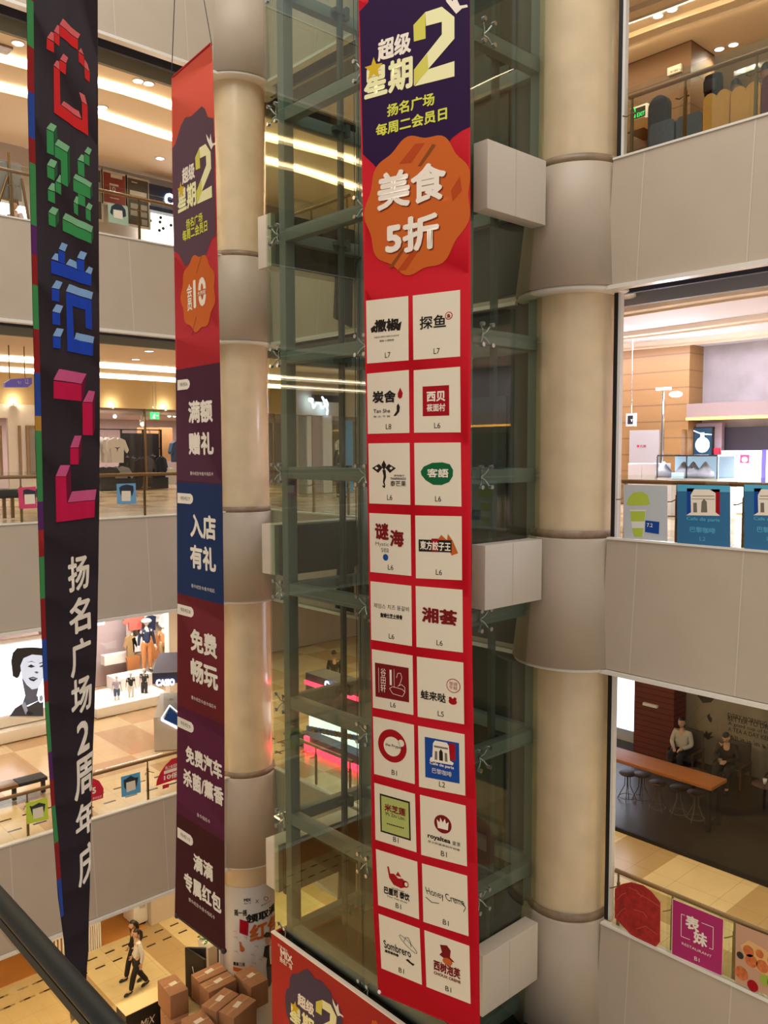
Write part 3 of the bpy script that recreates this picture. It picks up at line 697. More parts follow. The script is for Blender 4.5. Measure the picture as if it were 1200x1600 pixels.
C[16].poly([(.26, .25), (.30, .24), (.33, .36), (.42, .34), (.52, .40), (.62, .38), (.70, .42), (.68, .52), (.58, .56), (.40, .54), (.30, .44)], 'logo_red').poly([(.46, .36), (.52, .28), (.60, .36)], 'logo_red').blob(.70, .46, .14, .12, 'logo_red').blob(.71, .46, .08, .07, 'card_paper', 3).t('巴厘司 泰饮', .47, .68, .62, .13, 'text_black', 3, .045).t('Thai Tea Shop', .47, .78, .5, .03, 'text_grey').t('ชาไทย', .50, .60, .3, .03, 'text_grey').end('B1', 'red elephant-shaped teapot')
d = C[17].t('Honey Creme', .50, .47, .84, .15, 'text_black', 3, .0, .35); d.P.line([d.p(.07, .56), d.p(.2, .62), d.p(.36, .60)], 1, 'text_black', 3); d.P.line([d.p(.66, .44), d.p(.86, .46), d.p(.95, .54), d.p(.9, .62)], 1, 'text_black', 3); d.end('B1', 'sweeping black handwriting')
d = C[18].t('Sombrero', .42, .52, .66, .14, 'text_black', 3, .02, .2).t('墨西哥肉卷', .28, .64, .34, .05, 'text_black', 3, .06)
for k in range(24): d.P.line([d.p(.70+.21*math.cos(k*PI/12), .36+.055*math.sin(k*PI/12)+.10*math.cos(k*PI/12)), d.p(.70+.21*math.cos((k+1)*PI/12), .36+.055*math.sin((k+1)*PI/12)+.10*math.cos((k+1)*PI/12))], .6, 'text_black', 3)
d.P.line([d.p(.60, .34), d.p(.64, .26), d.p(.70, .24), d.p(.76, .30), d.p(.77, .40)], .7, 'text_black', 3); d.poly([(.62, .66), (.68, .63), (.76, .67), (.84, .68), (.80, .72), (.70, .69)], 'text_black', 3); d.end('B1', 'black lettering and wide-brimmed hat')
C[19].poly([(.34, .16), (.50, .13), (.58, .20), (.56, .32), (.66, .38), (.50, .40), (.32, .34), (.38, .28)], 'text_red').blob(.50, .41, .22, .12, 'logo_orange', 3).t('西树泡芙', .48, .55, .60, .18, 'text_red', 3, .05).t('CHOUX CREME', .48, .69, .60, .05, 'text_red', 3, .04).end('B1', 'dark red top hat over characters')

# ---------- the long narrow banner hung left of the lift
B2 = [(122, 268, 330.5), (150, 268, 332), (300, 269.5, 337), (400, 272, 339), (528, 274, 342.5), (750, 276, 347), (950, 277, 350), (1120, 277, 350.5), (1250, 276, 350.5), (1350, 274.5, 351), (1429, 273, 352)]
def h2(v): return math.radians(84.6+(91.5-84.6)*(v-122)/1307)
def o2(v): return at_depth(300+12*(v-122)/1307, 11.0)
rows = rows_from(B2, o2, h2)
S2 = Cloth(rows, ripple=lambda z: .004+.016*max(0, min(1, (z-16.5)/3.5)), freq=22, step=.05)
ban2 = thing('banner', (rows[-1][1].x, rows[-1][1].y, rows[-1][0]), 'long narrow banner fading from red to blue and maroon beside the stone column', 'banner')
P = Print(S2)
def seg(S, PP, va, vb, m, l=0, u=310):
    za, zb = S.inv(u, va)[1], S.inv(u, vb)[1]; za = min(za, S.rows[0][0]); zb = max(zb, S.rows[-1][0])
    zs = [za]+[r[0] for r in S.rows if zb < r[0] < za]+[zb]
    PP.polyS([(S.at(q_)[3], q_) for q_ in zs]+[(S.at(q_)[4], q_) for q_ in zs[::-1]], m, l)
P.polyS(cloth_base(S2, None), 'b2_red', -2)
for a, b, m in ((60, 230, 'b2_top'), (230, 572, 'b2_red'), (572, 755, 'b2_s6'), (755, 935, 'b2_s7'), (935, 1115, 'b2_s8'), (1115, 1290, 'b2_s9'), (1290, 1500, 'b2_s10')): seg(S2, P, a, b, m)
zz7 = lambda pts: [(260+x/6.15, 40+y/6.15) for x, y in pts]; zz8 = lambda pts: [(260+x/6.15, 300+y/6.15) for x, y in pts]
P.poly(zz7([(56, 1180), (85, 1140), (140, 960), (180, 885), (240, 870), (340, 775), (370, 800), (400, 880), (452, 890)])+zz8([(474, 415), (440, 440), (385, 600), (300, 640), (180, 715), (115, 590), (72, 565)]), 'b2_purple', 1)
emblem(P, (.1074, .0068, 267.7, .004, .2144, 214.8), 3)
P.text('扬名广场', 303.8, 345, 26, 15, 'b3_lime', 3, .03); P.text('每周二会员日', 304.5, 361, 39, 18, 'b3_lime', 3, .03)
P.blob(309, 458, 53, 118, 'b3_orange', 2, n=90, wave=.05, k=9)
P.line(zz8([(345, 600), (290, 780)]), .7, 'b3_brown', 3); P.line(zz8([(290, 1200), (245, 1370)]), .7, 'b3_brown', 3)
P.text('会\n员', 296.8, 465, 8, 42, 'b3_white', 4, .03); P.text('10', 312.5, 457, 20, 46, 'b3_white', 4, .04); P.rect(316, 457, 13, 9, 'b3_orange', 5); P.text('大特权', 315.8, 457.5, 13, 7, 'b3_white', 6, .02)
for i, (v, n, u1) in enumerate(((602, '特权6', 297), (778, '特权7', 302), (951, '特权8', 303), (1127, '特权9', 303), (1300, '特权10', 302))):
    uL = 277.5; pts = [(uL, v-8), (u1-4, v-8), (u1-1, v-5), (u1, v), (u1-1, v+5), (u1-4, v+8), (uL, v+8)]
    sl = (v-709)/920
    P.poly([(a, b+(a-uL)*sl) for a, b in pts], 'text_white', 2); P.text(n, (uL+u1)/2, v+sl*12, (u1-uL)*.6, 6.5, 'text_grey', 3, 0)
T2 = [('满额', 313, 643, 38, 36), ('赠礼', 314, 693, 39, 36), ('入店', 317, 823, 40, 38), ('有礼', 317, 872, 40, 38), ('免费', 318, 1005, 41, 36), ('畅玩', 319, 1053, 42, 37), ('免费汽车', 318, 1191, 56, 28), ('杀菌/薰香', 317, 1229, 62, 28), ('滴滴', 317.5, 1355, 30, 27), ('专属红包', 316, 1394, 57, 28)]
for s_, u, v, w, h in T2: P.text(s_, u, v, w, h, 'text_white', 2, .045)
for s_, u, v, w in (('银卡/纪念卡/金卡/钻石卡', 315, 740, 36), ('银卡/纪念卡/金卡/钻石', 317, 919, 36), ('银卡/纪念卡/金卡/钻石卡', 318, 1097, 38), ('金卡/钻石卡', 318, 1278, 20), ('银卡/纪念卡/金卡/钻石卡', 315, 1419, 40)): P.text(s_, u, v, w, 6, 'text_white', 2, 0)
P.mb.build('printed_cloth', ban2)
r0 = S2.rows[0]; r1 = S2.rows[-1]
MB().tube([S2.map(r0[3]-.04, r0[0], -.01), S2.map(r0[4]+.04, r0[0], -.01)], .02, 'b2_red', 8).build('top_rod', ban2)
MB().tube([S2.map(r1[3]-.05, r1[0], -.01), S2.map(r1[4]+.05, r1[0], -.01)], .02, 'black', 8).build('bottom_rod', ban2)
apex = S2.map(0, r0[0], 0)+Vector((.1, .2, 2.6))
for s_ in (r0[3], r0[4]): MB().tube([S2.map(s_, r0[0], 0), apex], .006, 'soft_black', 6).build('rope', ban2)
for s_ in (r1[3]-.05, r1[4]+.05): MB().sphere(S2.map(s_, r1[0], -.01), .04, 'black', 8).build('rod_knob', ban2)

# ---------- the black anniversary banner at far left
B1 = [(-420, 37, 152), (0, 41.7, 153), (160, 43.5, 153.5), (430, 50, 154.5), (560, 53, 155.5), (700, 55.5, 155.5), (830, 60, 154.5), (930, 63, 153), (1030, 66.5, 151), (1100, 70, 148.5), (1184, 75.6, 146), (1260, 80.5, 144.5), (1334, 86, 142), (1400, 90.6, 141), (1470, 100, 138.5), (1530, 105, 137), (1600, 111, 131)]
O1 = at_depth(100, 8.4); H1 = math.radians(34.5)
rows = rows_from(B1, lambda v: O1, lambda v: H1, wfull=1.0)
wf = rows[0][4]-rows[0][3]
rows = rows_from(B1, lambda v: O1, lambda v: H1, wfull=wf-.03)
S1 = Cloth(rows, ripple=.006, freq=14, step=.05)
ban1 = thing('banner', (O1.x, O1.y, rows[-1][0]), 'black banner with coloured block characters and a multicoloured left edge', 'banner')
P = Print(S1); zs1 = [r[0] for r in S1.rows]; zk = zs1[-2]
P.polyS([(r[3], r[0]) for r in S1.rows]+[(r[4], r[0]) for r in S1.rows[::-1]], 'banner_black', -2)
P.polyS([(r[3], r[0]) for r in S1.rows]+[(r[4], r[0]) for r in S1.rows[::-1]], 'banner_black', 0)
IN = [(-420, 48), (0, 52), (160, 53.5), (430, 58.5), (560, 62), (830, 68), (950, 70.5), (1100, 75.6), (1184, 81), (1269, 86), (1334, 91.6), (1400, 96), (1460, 100), (1480, 103)]
def lerp(tab, v):
    for (a, x), (b, y) in zip(tab, tab[1:]):
        if a <= v <= b: return x+(y-x)*(v-a)/(b-a)
    return tab[-1][1]
segs = [(-400, 10, 'banner_edge_red'), (10, 82, 'banner_green'), (82, 152, 'banner_edge_red'), (152, 222, 'banner_blue'), (222, 260, 'banner_edge_red'), (260, 355, 'banner_green'), (355, 400, 'banner_purple'), (400, 447, 'banner_edge_red'), (447, 515, 'banner_green'), (515, 583, 'banner_edge_red'), (583, 650, 'banner_blue'), (650, 673, 'banner_yellow'), (673, 784, 'banner_green'), (784, 828, 'banner_purple'), (828, 871, 'banner_edge_red'), (871, 937, 'banner_green'), (937, 1002, 'banner_edge_red'), (1002, 1069, 'banner_blue'), (1069, 1103, 'banner_edge_red'), (1103, 1185, 'banner_green'), (1185, 1232, 'banner_purple'), (1232, 1275, 'banner_edge_red'), (1275, 1337, 'banner_green'), (1337, 1400, 'banner_edge_red'), (1400, 1466, 'banner_blue')]
for a, b, m in segs:
    vs_ = [a]+[x for x, _ in IN if a < x < b]+[b]
    lo = [(S1.at(S1.inv(60, v)[1])[3], S1.inv(60, v)[1]) for v in vs_]; hi = [(S1.inv(lerp(IN, v), v)[0], S1.inv(60, v)[1]) for v in vs_]
    P.polyS(lo+hi[::-1], m, 1)
def art(ox, oy, k, items):
    for m, pts in items: P.poly([(ox+x/k, oy+y/k) for x, y in pts], m, 1 if 'side' in m else 2)
art(40, 20, 8, [('red_top', p) for p in ([(460, 72), (675, 270), (650, 325), (420, 145)], [(390, 150), (415, 165), (415, 275), (345, 230)], [(315, 235), (345, 255), (345, 360), (270, 310)], [(685, 440), (720, 530), (655, 480)], [(730, 580), (770, 640), (795, 735), (728, 680)], [(465, 512), (528, 560), (500, 630), (425, 580)], [(380, 595), (415, 610), (415, 715), (343, 655)], [(470, 1105), (665, 1230), (690, 1325), (440, 1150)], [(665, 990), (730, 1030), (765, 1155), (695, 1110)])])
art(40, 20, 8, [('red_front', p) for p in ([(420, 155), (650, 335), (650, 465), (420, 285)], [(348, 240), (418, 285), (415, 420), (352, 370)], [(268, 318), (345, 375), (345, 500), (265, 450)], [(655, 490), (722, 550), (725, 680), (660, 610)], [(728, 690), (800, 745), (795, 870), (735, 815)], [(420, 590), (500, 640), (495, 775), (420, 720)], [(343, 670), (420, 725), (428, 1150), (700, 1345), (695, 1120), (770, 1165), (778, 1540), (350, 1250)])])
art(40, 180, 7.617, [('green_top', p) for p in ([(300, 90), (362, 130), (330, 198), (253, 155)], [(380, 285), (520, 375), (490, 440), (342, 350)], [(303, 518), (368, 553), (340, 628), (258, 590)], [(398, 708), (412, 718), (412, 810), (357, 785)], [(315, 805), (343, 815), (345, 908), (268, 878)], [(322, 1088), (385, 1120), (352, 1192), (275, 1150)], [(735, 375), (785, 410), (755, 475), (693, 435)], [(660, 465), (687, 480), (687, 560), (623, 530)], [(600, 697), (788, 810), (765, 865), (570, 745)], [(608, 962), (628, 970), (628, 1062), (573, 1030)], [(745, 1040), (795, 1075), (768, 1135), (707, 1100)], [(470, 1165), (800, 1325), (780, 1398), (433, 1230)])])
art(40, 180, 7.617, [('green_front', p) for p in ([(253, 165), (330, 208), (335, 480), (258, 445)], [(342, 360), (490, 450), (497, 855), (418, 810), (412, 540), (342, 495)], [(258, 598), (338, 640), (340, 778), (262, 735)], [(350, 790), (415, 825), (415, 950), (352, 910)], [(268, 890), (345, 920), (348, 1052), (272, 1015)], [(275, 1160), (352, 1200), (355, 1335), (278, 1300)], [(693, 455), (755, 490), (757, 608), (690, 570)], [(623, 540), (690, 575), (693, 740), (628, 700)], [(567, 755), (765, 870), (768, 1000), (570, 900)], [(628, 930), (700, 975), (703, 1095), (628, 1055)], [(573, 1040), (628, 1070), (630, 1195), (577, 1160)], [(707, 1110), (770, 1145), (772, 1268), (710, 1235)], [(433, 1240), (780, 1408), (780, 1530), (435, 1375)])]
    + [('green_side', p) for p in ([(335, 205), (365, 140), (372, 300), (342, 345)], [(495, 445), (522, 380), (528, 780), (500, 845)], [(342, 640), (370, 560), (375, 700), (344, 770)], [(357, 1195), (388, 1125), (392, 1260), (358, 1330)], [(770, 870), (790, 815), (795, 950), (770, 998)], [(783, 1400), (802, 1330), (805, 1460), (783, 1525)])])
art(40, 370, 8, [('blue_front', p) for p in ([(322, 290), (820, 475), (815, 620), (325, 455)], [(405, 165), (485, 195), (485, 345), (405, 312)], [(645, 275), (728, 298), (728, 440), (648, 405)], [(330, 645), (415, 665), (415, 812), (332, 795)], [(338, 940), (425, 962), (428, 1108), (340, 1090)], [(345, 1248), (432, 1258), (432, 1400), (348, 1385)], [(497, 690), (820, 795), (825, 1165), (748, 1140), (740, 910), (580, 865), (600, 1270), (840, 1340), (835, 1490), (515, 1430)])])
art(40, 370, 8, [('blue_top', p) for p in ([(445, 70), (520, 100), (485, 185), (408, 150)], [(370, 205), (400, 215), (402, 303), (328, 275)], [(545, 275), (640, 315), (645, 400), (498, 345)], [(690, 175), (760, 205), (725, 288), (650, 260)], [(785, 370), (838, 395), (815, 470), (740, 440)], [(383, 543), (452, 570), (415, 655), (332, 635)], [(385, 842), (460, 865), (425, 955), (338, 930)], [(392, 1140), (468, 1155), (430, 1250), (345, 1238)], [(540, 590), (840, 695), (818, 782), (498, 680)], [(630, 1195), (855, 1250), (838, 1332), (603, 1280)])])
art(40, 560, 5.925, [('pink_top', p) for p in ([(310, 98), (562, 142), (522, 235), (262, 197)], [(580, 297), (640, 305), (615, 405), (535, 402)], [(450, 715), (522, 715), (487, 825), (408, 825)], [(325, 988), (407, 988), (368, 1092), (280, 1092)], [(425, 1232), (653, 1212), (637, 1310), (382, 1333)])]
    + [('pink_front', p) for p in ([(262, 208), (522, 242), (523, 397), (262, 370)], [(530, 408), (615, 410), (617, 712), (533, 710)], [(408, 832), (487, 832), (487, 982), (408, 982)], [(278, 1098), (368, 1096), (378, 1340), (637, 1315), (632, 1470), (285, 1518)])]
    + [('pink_side', p) for p in ([(524, 240), (563, 145), (545, 340), (525, 395)], [(617, 408), (640, 310), (640, 650), (620, 712)], [(490, 830), (522, 720), (522, 890), (490, 980)], [(370, 1095), (413, 990), (420, 1230), (380, 1330)])])
for s_, u, v, w, h in (('扬', 123, 895, 35, 55), ('名', 124.8, 960.7, 35, 56), ('广', 126.3, 1025.5, 34, 57), ('场', 127.6, 1085.5, 34, 56), ('2', 129.6, 1150.6, 21, 50), ('周', 132.5, 1212, 35, 62), ('年', 135, 1277, 35, 52), ('庆', 138.5, 1345, 35, 60)):
    P.text(s_, u, v, w, h, 'text_white', 2, .03)
P.mb.build('printed_cloth', ban1)
# ================================================================== FIGURES
def skin_mesh(joints, edges, radii, root, mat_, mb, M, sub=2):
    me = bpy.data.meshes.new('s'); names = list(joints)
    me.from_pydata([joints[n] for n in names], [], [(names.index(a), names.index(b)) for a, b in edges]); me.update()
    o = bpy.data.objects.new('s', me); COL.objects.link(o)
    o.modifiers.new('k', 'SKIN'); 
    if not me.skin_vertices: bpy.context.view_layer.update()
    for n, sv in zip(names, me.skin_vertices[0].data):
        r = radii[n]; sv.radius = r if isinstance(r, tuple) else (r, r); sv.use_root = (n == root)
    sb = o.modifiers.new('u', 'SUBSURF'); sb.levels = sb.render_levels = sub
    bpy.context.view_layer.update()
    ev = bpy.data.meshes.new_from_object(o.evaluated_get(bpy.context.evaluated_depsgraph_get()))
    mb.add([M @ v.co for v in ev.vertices], [list(p.vertices) for p in ev.polygons], mat_, True)
    bpy.data.objects.remove(o); bpy.data.meshes.remove(me); bpy.data.meshes.remove(ev)
BASE = dict(pelvis=(0, 0, .95), waist=(0, 0, 1.08), chest=(0, 0, 1.30), neck=(0, 0, 1.45), skull=(.01, 0, 1.53),
    shL=(0, .17, 1.39), elL=(-.02, .22, 1.12), wrL=(.06, .22, .88), shR=(0, -.17, 1.39), elR=(-.02, -.22, 1.12), wrR=(.06, -.22, .88),
    hipL=(0, .09, .90), knL=(.02, .10, .50), anL=(0, .10, .09), toL=(.15, .12, .03), hipR=(0, -.09, .90), knR=(.02, -.10, .50), anR=(0, -.10, .09), toR=(.15, -.12, .03))
RAD = dict(pelvis=(.14, .11), waist=(.12, .095), chest=(.145, .105), neck=.052, skull=.05, shL=.058, elL=.040, wrL=.027, shR=.058, elR=.040, wrR=.027,
    hipL=.09, knL=.058, anL=.038, toL=.03, hipR=.09, knR=.058, anR=.038, toR=.03)
EDG = [('pelvis', 'waist'), ('waist', 'chest'), ('chest', 'neck'), ('neck', 'skull'), ('chest', 'shL'), ('shL', 'elL'), ('elL', 'wrL'), ('chest', 'shR'), ('shR', 'elR'), ('elR', 'wrR'),
    ('pelvis', 'hipL'), ('hipL', 'knL'), ('knL', 'anL'), ('anL', 'toL'), ('pelvis', 'hipR'), ('hipR', 'knR'), ('knR', 'anR'), ('anR', 'toR')]
def figure(name, label, cat, loc, rz, h=1.65, pose=None, skin='skin', top='cloth_white', legs='cloth_dark', shoes='black', hair='hair_dark', long_hair=False, sleeves='long', curl=.5, headtilt=0, group=None, hat=None, shorts=False):
    s = h/1.72; J = dict(BASE); J.update(pose or {})
    t = thing(name, loc, label, cat, group)
    M = Matrix.Translation(Vector(loc)) @ Matrix.Rotation(rz, 4, 'Z') @ Matrix.Scale(s, 4)
    mb = MB(); skin_mesh(J, EDG, RAD, 'pelvis', skin, mb, M)
    # head with chin, nose, ears
    H = Vector(J['skull'])+Vector((.02, 0, .105)); R = Matrix.Rotation(headtilt, 3, 'Y'); R4 = M.to_3x3() @ R
    W_ = lambda p: M @ (H + R @ Vector(p))
    bm = bmesh.new(); bmesh.ops.create_uvsphere(bm, u_segments=16, v_segments=12, radius=1)
    for v in bm.verts:
        x, y, z = v.co; k = 1-.28*max(0, -z)**1.3; v.co = Vector((x*.098*k+(.012 if z < 0 else 0), y*.077*k, z*.122))
    bm.verts.index_update()
    mb.add([W_(v.co) for v in bm.verts], [[v.index for v in f.verts] for f in bm.faces], skin, True); bm.free()
    mb.sphere(W_((.103, 0, -.012)), .016*s, skin, 8, (1, .8, 1.5), M.to_3x3().normalized() if False else None)
    for e in (-1, 1): mb.sphere(W_((0, e*.078, -.01)), .02*s, skin, 8, (.9, .5, 1.3)); mb.sphere(W_((.09, e*.032, .012)), .009*s, 'hair_dark', 6)
    mb.sphere(W_((.092, 0, -.055)), .014*s, 'lip', 6, (.5, 1.4, .4))
    for sd in ('L', 'R'):      # palm, four fingers, thumb
        w = Vector(J['wr'+sd]); d = (w-Vector(J['el'+sd])).normalized(); e = 1 if sd == 'L' else -1
        side = Vector((1, 0, 0)); side = (side-d*side.dot(d)).normalized(); nrm = d.cross(side)*e
        pc = w+d*.05
        mb.tube([M @ (w-d*.01), M @ (w+d*.03), M @ (w+d*.085)], [.02*s, .032*s, .030*s], skin, 8)
        for i, (o_, L) in enumerate(((.03, .075), (.011, .085), (-.01, .08), (-.028, .062))):
            b = w+d*.075+side*o_; k = -nrm*curl
            p1 = b+(d+k*.4).normalized()*L*.45; p2 = p1+(d+k*1.2).normalized()*L*.32; p3 = p2+(d+k*2).normalized()*L*.25
            mb.tube([M @ b, M @ p1, M @ p2, M @ p3], [.0095*s, .009*s, .008*s, .006*s], skin, 6)
        b = w+d*.02+side*.022; mb.tube([M @ b, M @ (b+(d*.6+side).normalized()*.035), M @ (b+(d*.9+side*.8-nrm*.3).normalized()*.065)], [.012*s, .011*s, .008*s], skin, 6)
    mb.build('body', t)
    if top:
        jj = ['pelvis', 'waist', 'chest', 'neck', 'shL', 'elL', 'wrL', 'shR', 'elR', 'wrR']
        J2 = {k: J[k] for k in jj}; J2['neck'] = tuple(Vector(J['chest']).lerp(Vector(J['neck']), .55)); J2['pelvis'] = tuple(Vector(J['pelvis'])+Vector((0, 0, -.03)))
        for e in 'LR':
            if sleeves == 'short': J2['wr'+e] = tuple(Vector(J['sh'+e]).lerp(Vector(J['el'+e]), .75)); J2['el'+e] = tuple(Vector(J['sh'+e]).lerp(Vector(J['el'+e]), .4))
        R2 = {k: (tuple(a+.022 for a in RAD[k]) if isinstance(RAD[k], tuple) else RAD[k]+.016) for k in jj}; R2['neck'] = .06; R2['pelvis'] = (.172, .142)
        if sleeves == 'short':
            for e in 'LR': R2['wr'+e] = .058; R2['el'+e] = .062
        m2 = MB(); skin_mesh(J2, [x for x in EDG if x[0] in jj and x[1] in jj], R2, 'pelvis', top, m2, M); m2.build('top', t)
    if legs:
        jj = ['pelvis', 'waist', 'hipL', 'knL', 'anL', 'hipR', 'knR', 'anR']
        J3 = {k: J[k] for k in jj}; J3['waist'] = tuple(Vector(J['pelvis']).lerp(Vector(J['waist']), .8))
        if shorts:
            for e in 'LR': J3['an'+e] = tuple(Vector(J['hip'+e]).lerp(Vector(J['kn'+e]), .9)); J3['kn'+e] = tuple(Vector(J['hip'+e]).lerp(Vector(J['kn'+e]), .5))
        R3 = dict(pelvis=(.158, .13), waist=(.132, .108), hipL=.115, hipR=.115, knL=.085, knR=.085, anL=.068 if not shorts else .088, anR=.068 if not shorts else .088)
        m3 = MB(); skin_mesh(J3, [x for x in EDG if x[0] in jj and x[1] in jj], R3, 'pelvis', legs, m3, M); m3.build('trousers' if not shorts else 'shorts', t)
    if shoes:
        for e in 'LR':
            m4 = MB(); a, b = Vector(J['an'+e]), Vector(J['to'+e]); dd = (b-a); 
            m4.tube([M @ (a-dd*.3+Vector((0, 0, -.03))), M @ (a+Vector((0, 0, -.035))), M @ (b+Vector((0, 0, .005))), M @ (b+dd*.25)], [.03*s, .046*s, .042*s, .022*s], shoes, 10); m4.build('shoe', t)
    if hair:
        m5 = MB(); bm = bmesh.new(); bmesh.ops.create_uvsphere(bm, u_segments=16, v_segments=12, radius=1)
        dele = [v for v in bm.verts if v.co.z < (-.1 if v.co.x < .2 else .45)]
        bmesh.ops.delete(bm, geom=dele, context='VERTS'); bm.verts.index_update()
        m5.add([W_((v.co.x*.108-.004, v.co.y*.088, v.co.z*.134)) for v in bm.verts], [[v.index for v in f.verts] for f in bm.faces], hair, True); bm.free()
        if long_hair: m5.tube([W_((-.07, 0, .05)), W_((-.12, 0, -.02)), W_((-.13, .01, -.13)), W_((-.11, .01, -.25))], [.05*s, .055*s, .045*s, .015*s], hair, 10)
        m5.build('hair', t)
    if hat:
        m6 = MB(); m6.sphere(W_((0, 0, .06)), .17*s, hat, 16, (1, 1, .5)); m6.build('hat', t)
    return t
mat('skin', 'c69a7c', .6); mat('lip', '9a5a50', .6); mat('hair_dark', '17120f', .5); mat('cloth_white', 'd8d4cc', .8); mat('cloth_dark', '1d1818', .8)
mat('cloth_maroon', '3a1418', .8); mat('mannequin', 'e8dfd2', .35); mat('cloth_grey', '8b8a90', .8); mat('cloth_tan', 'a8895e', .8); mat('cloth_orange', 'c8824a', .8); mat('cloth_lilac', 'c4bcd4', .8)
SIT = dict(pelvis=(0, 0, .50), waist=(-.01, 0, .63), chest=(0, 0, .85), neck=(.03, 0, 1.0), skull=(.05, 0, 1.08),
    shL=(.01, .17, .94), elL=(.05, .24, .68), wrL=(.26, .10, .62), shR=(.01, -.17, .94), elR=(.05, -.24, .68), wrR=(.26, -.10, .62),
    hipL=(.04, .09, .47), knL=(.44, .12, .50), anL=(.42, .12, .09), toL=(.57, .13, .03), hipR=(.04, -.09, .47), knR=(.44, -.12, .50), anR=(.42, -.12, .09), toR=(.57, -.13, .03))
# ================================================================== LIGHTS OF THE PLACE
def cove(label, P0, P1, z, col='cove_glow', amp=.12, waves=3, w=.07, ph=0, e=None, name='cove_light'):
    P0, P1 = Vector(P0), Vector(P1); d = (P1-P0); L = d.length; d.normalize(); n = Vector((-d.y, d.x)); N = 48
    t = thing(name, ((P0.x+P1.x)/2, (P0.y+P1.y)/2, z-.12), label, 'ceiling light')
    def strip(m, a, b, z0, z1, mt):
        vs = []
        for i in range(N+1):
            s_ = i/N; off = amp*math.sin(s_*waves*2*PI+ph); c = P0+d*(L*s_)+n*off
            for q in ((a, z0), (b, z0), (b, z1), (a, z1)): vs.append((c.x+n.x*q[0], c.y+n.y*q[0], q[1]))
        fs = []
        for i in range(N):
            for k in range(4): fs.append([i*4+k, i*4+(k+1) % 4, i*4+4+(k+1) % 4, i*4+4+k])
        m.add(vs, fs, mt)
    m = MB(); strip(m, -w, w, z-.06, z-.04, e or col); m.build('light_strip', t)
    m = MB(); strip(m, w+.02, w+.30, z-.10, z-.001, 'ceiling_cream'); strip(m, w+.02, w+.05, z-.14, z-.10, 'ceiling_cream'); m.build('cove_lip', t)
def gmat(name, c, e):
    return mat(name, c, .5, emit=e)
gmat('strip_warm', 'ffe6bc', 9.5); gmat('strip_low', 'ffe4b4', 26); gmat('strip_cool', 'ece8ff', 22); gmat('strip_neutral', 'fff0dc', 14); gmat('strip_mild', 'ffe2b0', 30)
cove('warm wavy light strip in the upper left gallery ceiling, nearest the atrium', (-8.5, 18.85), (24, 18.85), 22.35, e='strip_warm', waves=5)
cove('warm wavy light strip in the upper left gallery ceiling, behind the first strip', (-8.5, 20.5), (24, 20.5), 22.35, e='strip_warm', waves=5, ph=1)
cove('long light strip in the middle left gallery ceiling, nearest the atrium', (-8.5, 24.0), (26, 24.0), 16.6, e='strip_neutral', amp=.03, w=.09)
cove('long light strip in the middle left gallery ceiling, near the shop front', (-8.5, 27.2), (26, 27.2), 16.6, e='strip_neutral', amp=.03, w=.06)
cove('light strip in the hidden lowest left gallery ceiling', (-8.5, 19.6), (24, 19.6), 10.75, e='strip_low', w=.11)  # out of view, added to light the lowest left gallery
cove('light strip in the ground floor ceiling near the shops', (-8.5, 19.2), (24, 19.2), 4.5, e='strip_low', w=.12)  # out of view, added to brighten the ground floor
cove('warm wavy light strip in the upper right gallery ceiling, nearest the atrium', (15.0, -4), (15.0, 16), 22.35, e='strip_warm', waves=3, w=.08)
cove('warm wavy light strip in the upper right gallery ceiling, farther in', (16.0, -4), (16.0, 16), 22.35, e='strip_warm', waves=3, w=.06, ph=1.2)
cove('cool white light strip over the café, nearest the atrium', (14.2, -4), (14.2, 16), 16.6, e='strip_cool', waves=2.5, w=.12)
cove('cool white light strip over the café, in the middle of the ceiling', (17.0, -4), (17.0, 16), 16.6, e='strip_cool', waves=2.5, w=.16)
cove('cool white light strip over the café, nearest the plaster wall', (19.0, -4), (19.0, 16), 16.6, e='strip_cool', waves=2.5, w=.12, ph=1)
cove('light strip above the cream walkway before the dark café', (12.9, -4), (12.9, 16), 10.75, e='strip_mild', w=.05)  # out of view, added to brighten the cream walkway
def downlight(P, z, label, m='downlight', r=.085, pw=14):
    t = thing('downlight', (P[0], P[1], z-.04), label, 'ceiling light', 'recessed downlights')
    MB().lathe((P[0], P[1], z), [(r, -.001), (r+.03, -.001), (r+.03, -.02), (r, -.02), (r, -.001)], 'white', 20).build('trim_ring', t)
    MB().lathe((P[0], P[1], z), [(0, -.012), (r, -.012)], m, 20).build('lens', t)
    spot('downlight_lamp', (P[0], P[1], z-.05), pw*2.2, (1, .86, .68) if m == 'downlight' else (.9, .93, 1), .06)
for (u, v, nm) in ((28, 67, 'leftmost downlight in the upper left ceiling'), (216, 126, 'left one of the paired downlights near the red banner top'), (232, 130, 'right one of the paired downlights near the red banner top'), (160, 167, 'downlight touching the right edge of the black banner'), (38, 233, 'downlight above the easel'), (250, 247, 'downlight above the shop posters')):
    downlight(onz(u, v, 22.35), 22.35, nm, r=.11, pw=22)
for (u, v, nm) in ((233, 548, 'far right downlight of the middle left ceiling'), (212, 561, 'downlight left of the far right one in the middle left ceiling')):
    downlight(onz(u, v, 16.6), 16.6, nm, r=.11)
for (u, v, nm) in ((1028, 24, 'front left downlight over the armchairs'), (1050, 14, 'front right downlight over the armchairs'), (1124, 76, 'rear left downlight over the armchairs'), (1146, 69, 'rear right downlight over the armchairs')):
    downlight(onz(u, v, 22.35), 22.35, nm, r=.09, pw=22)

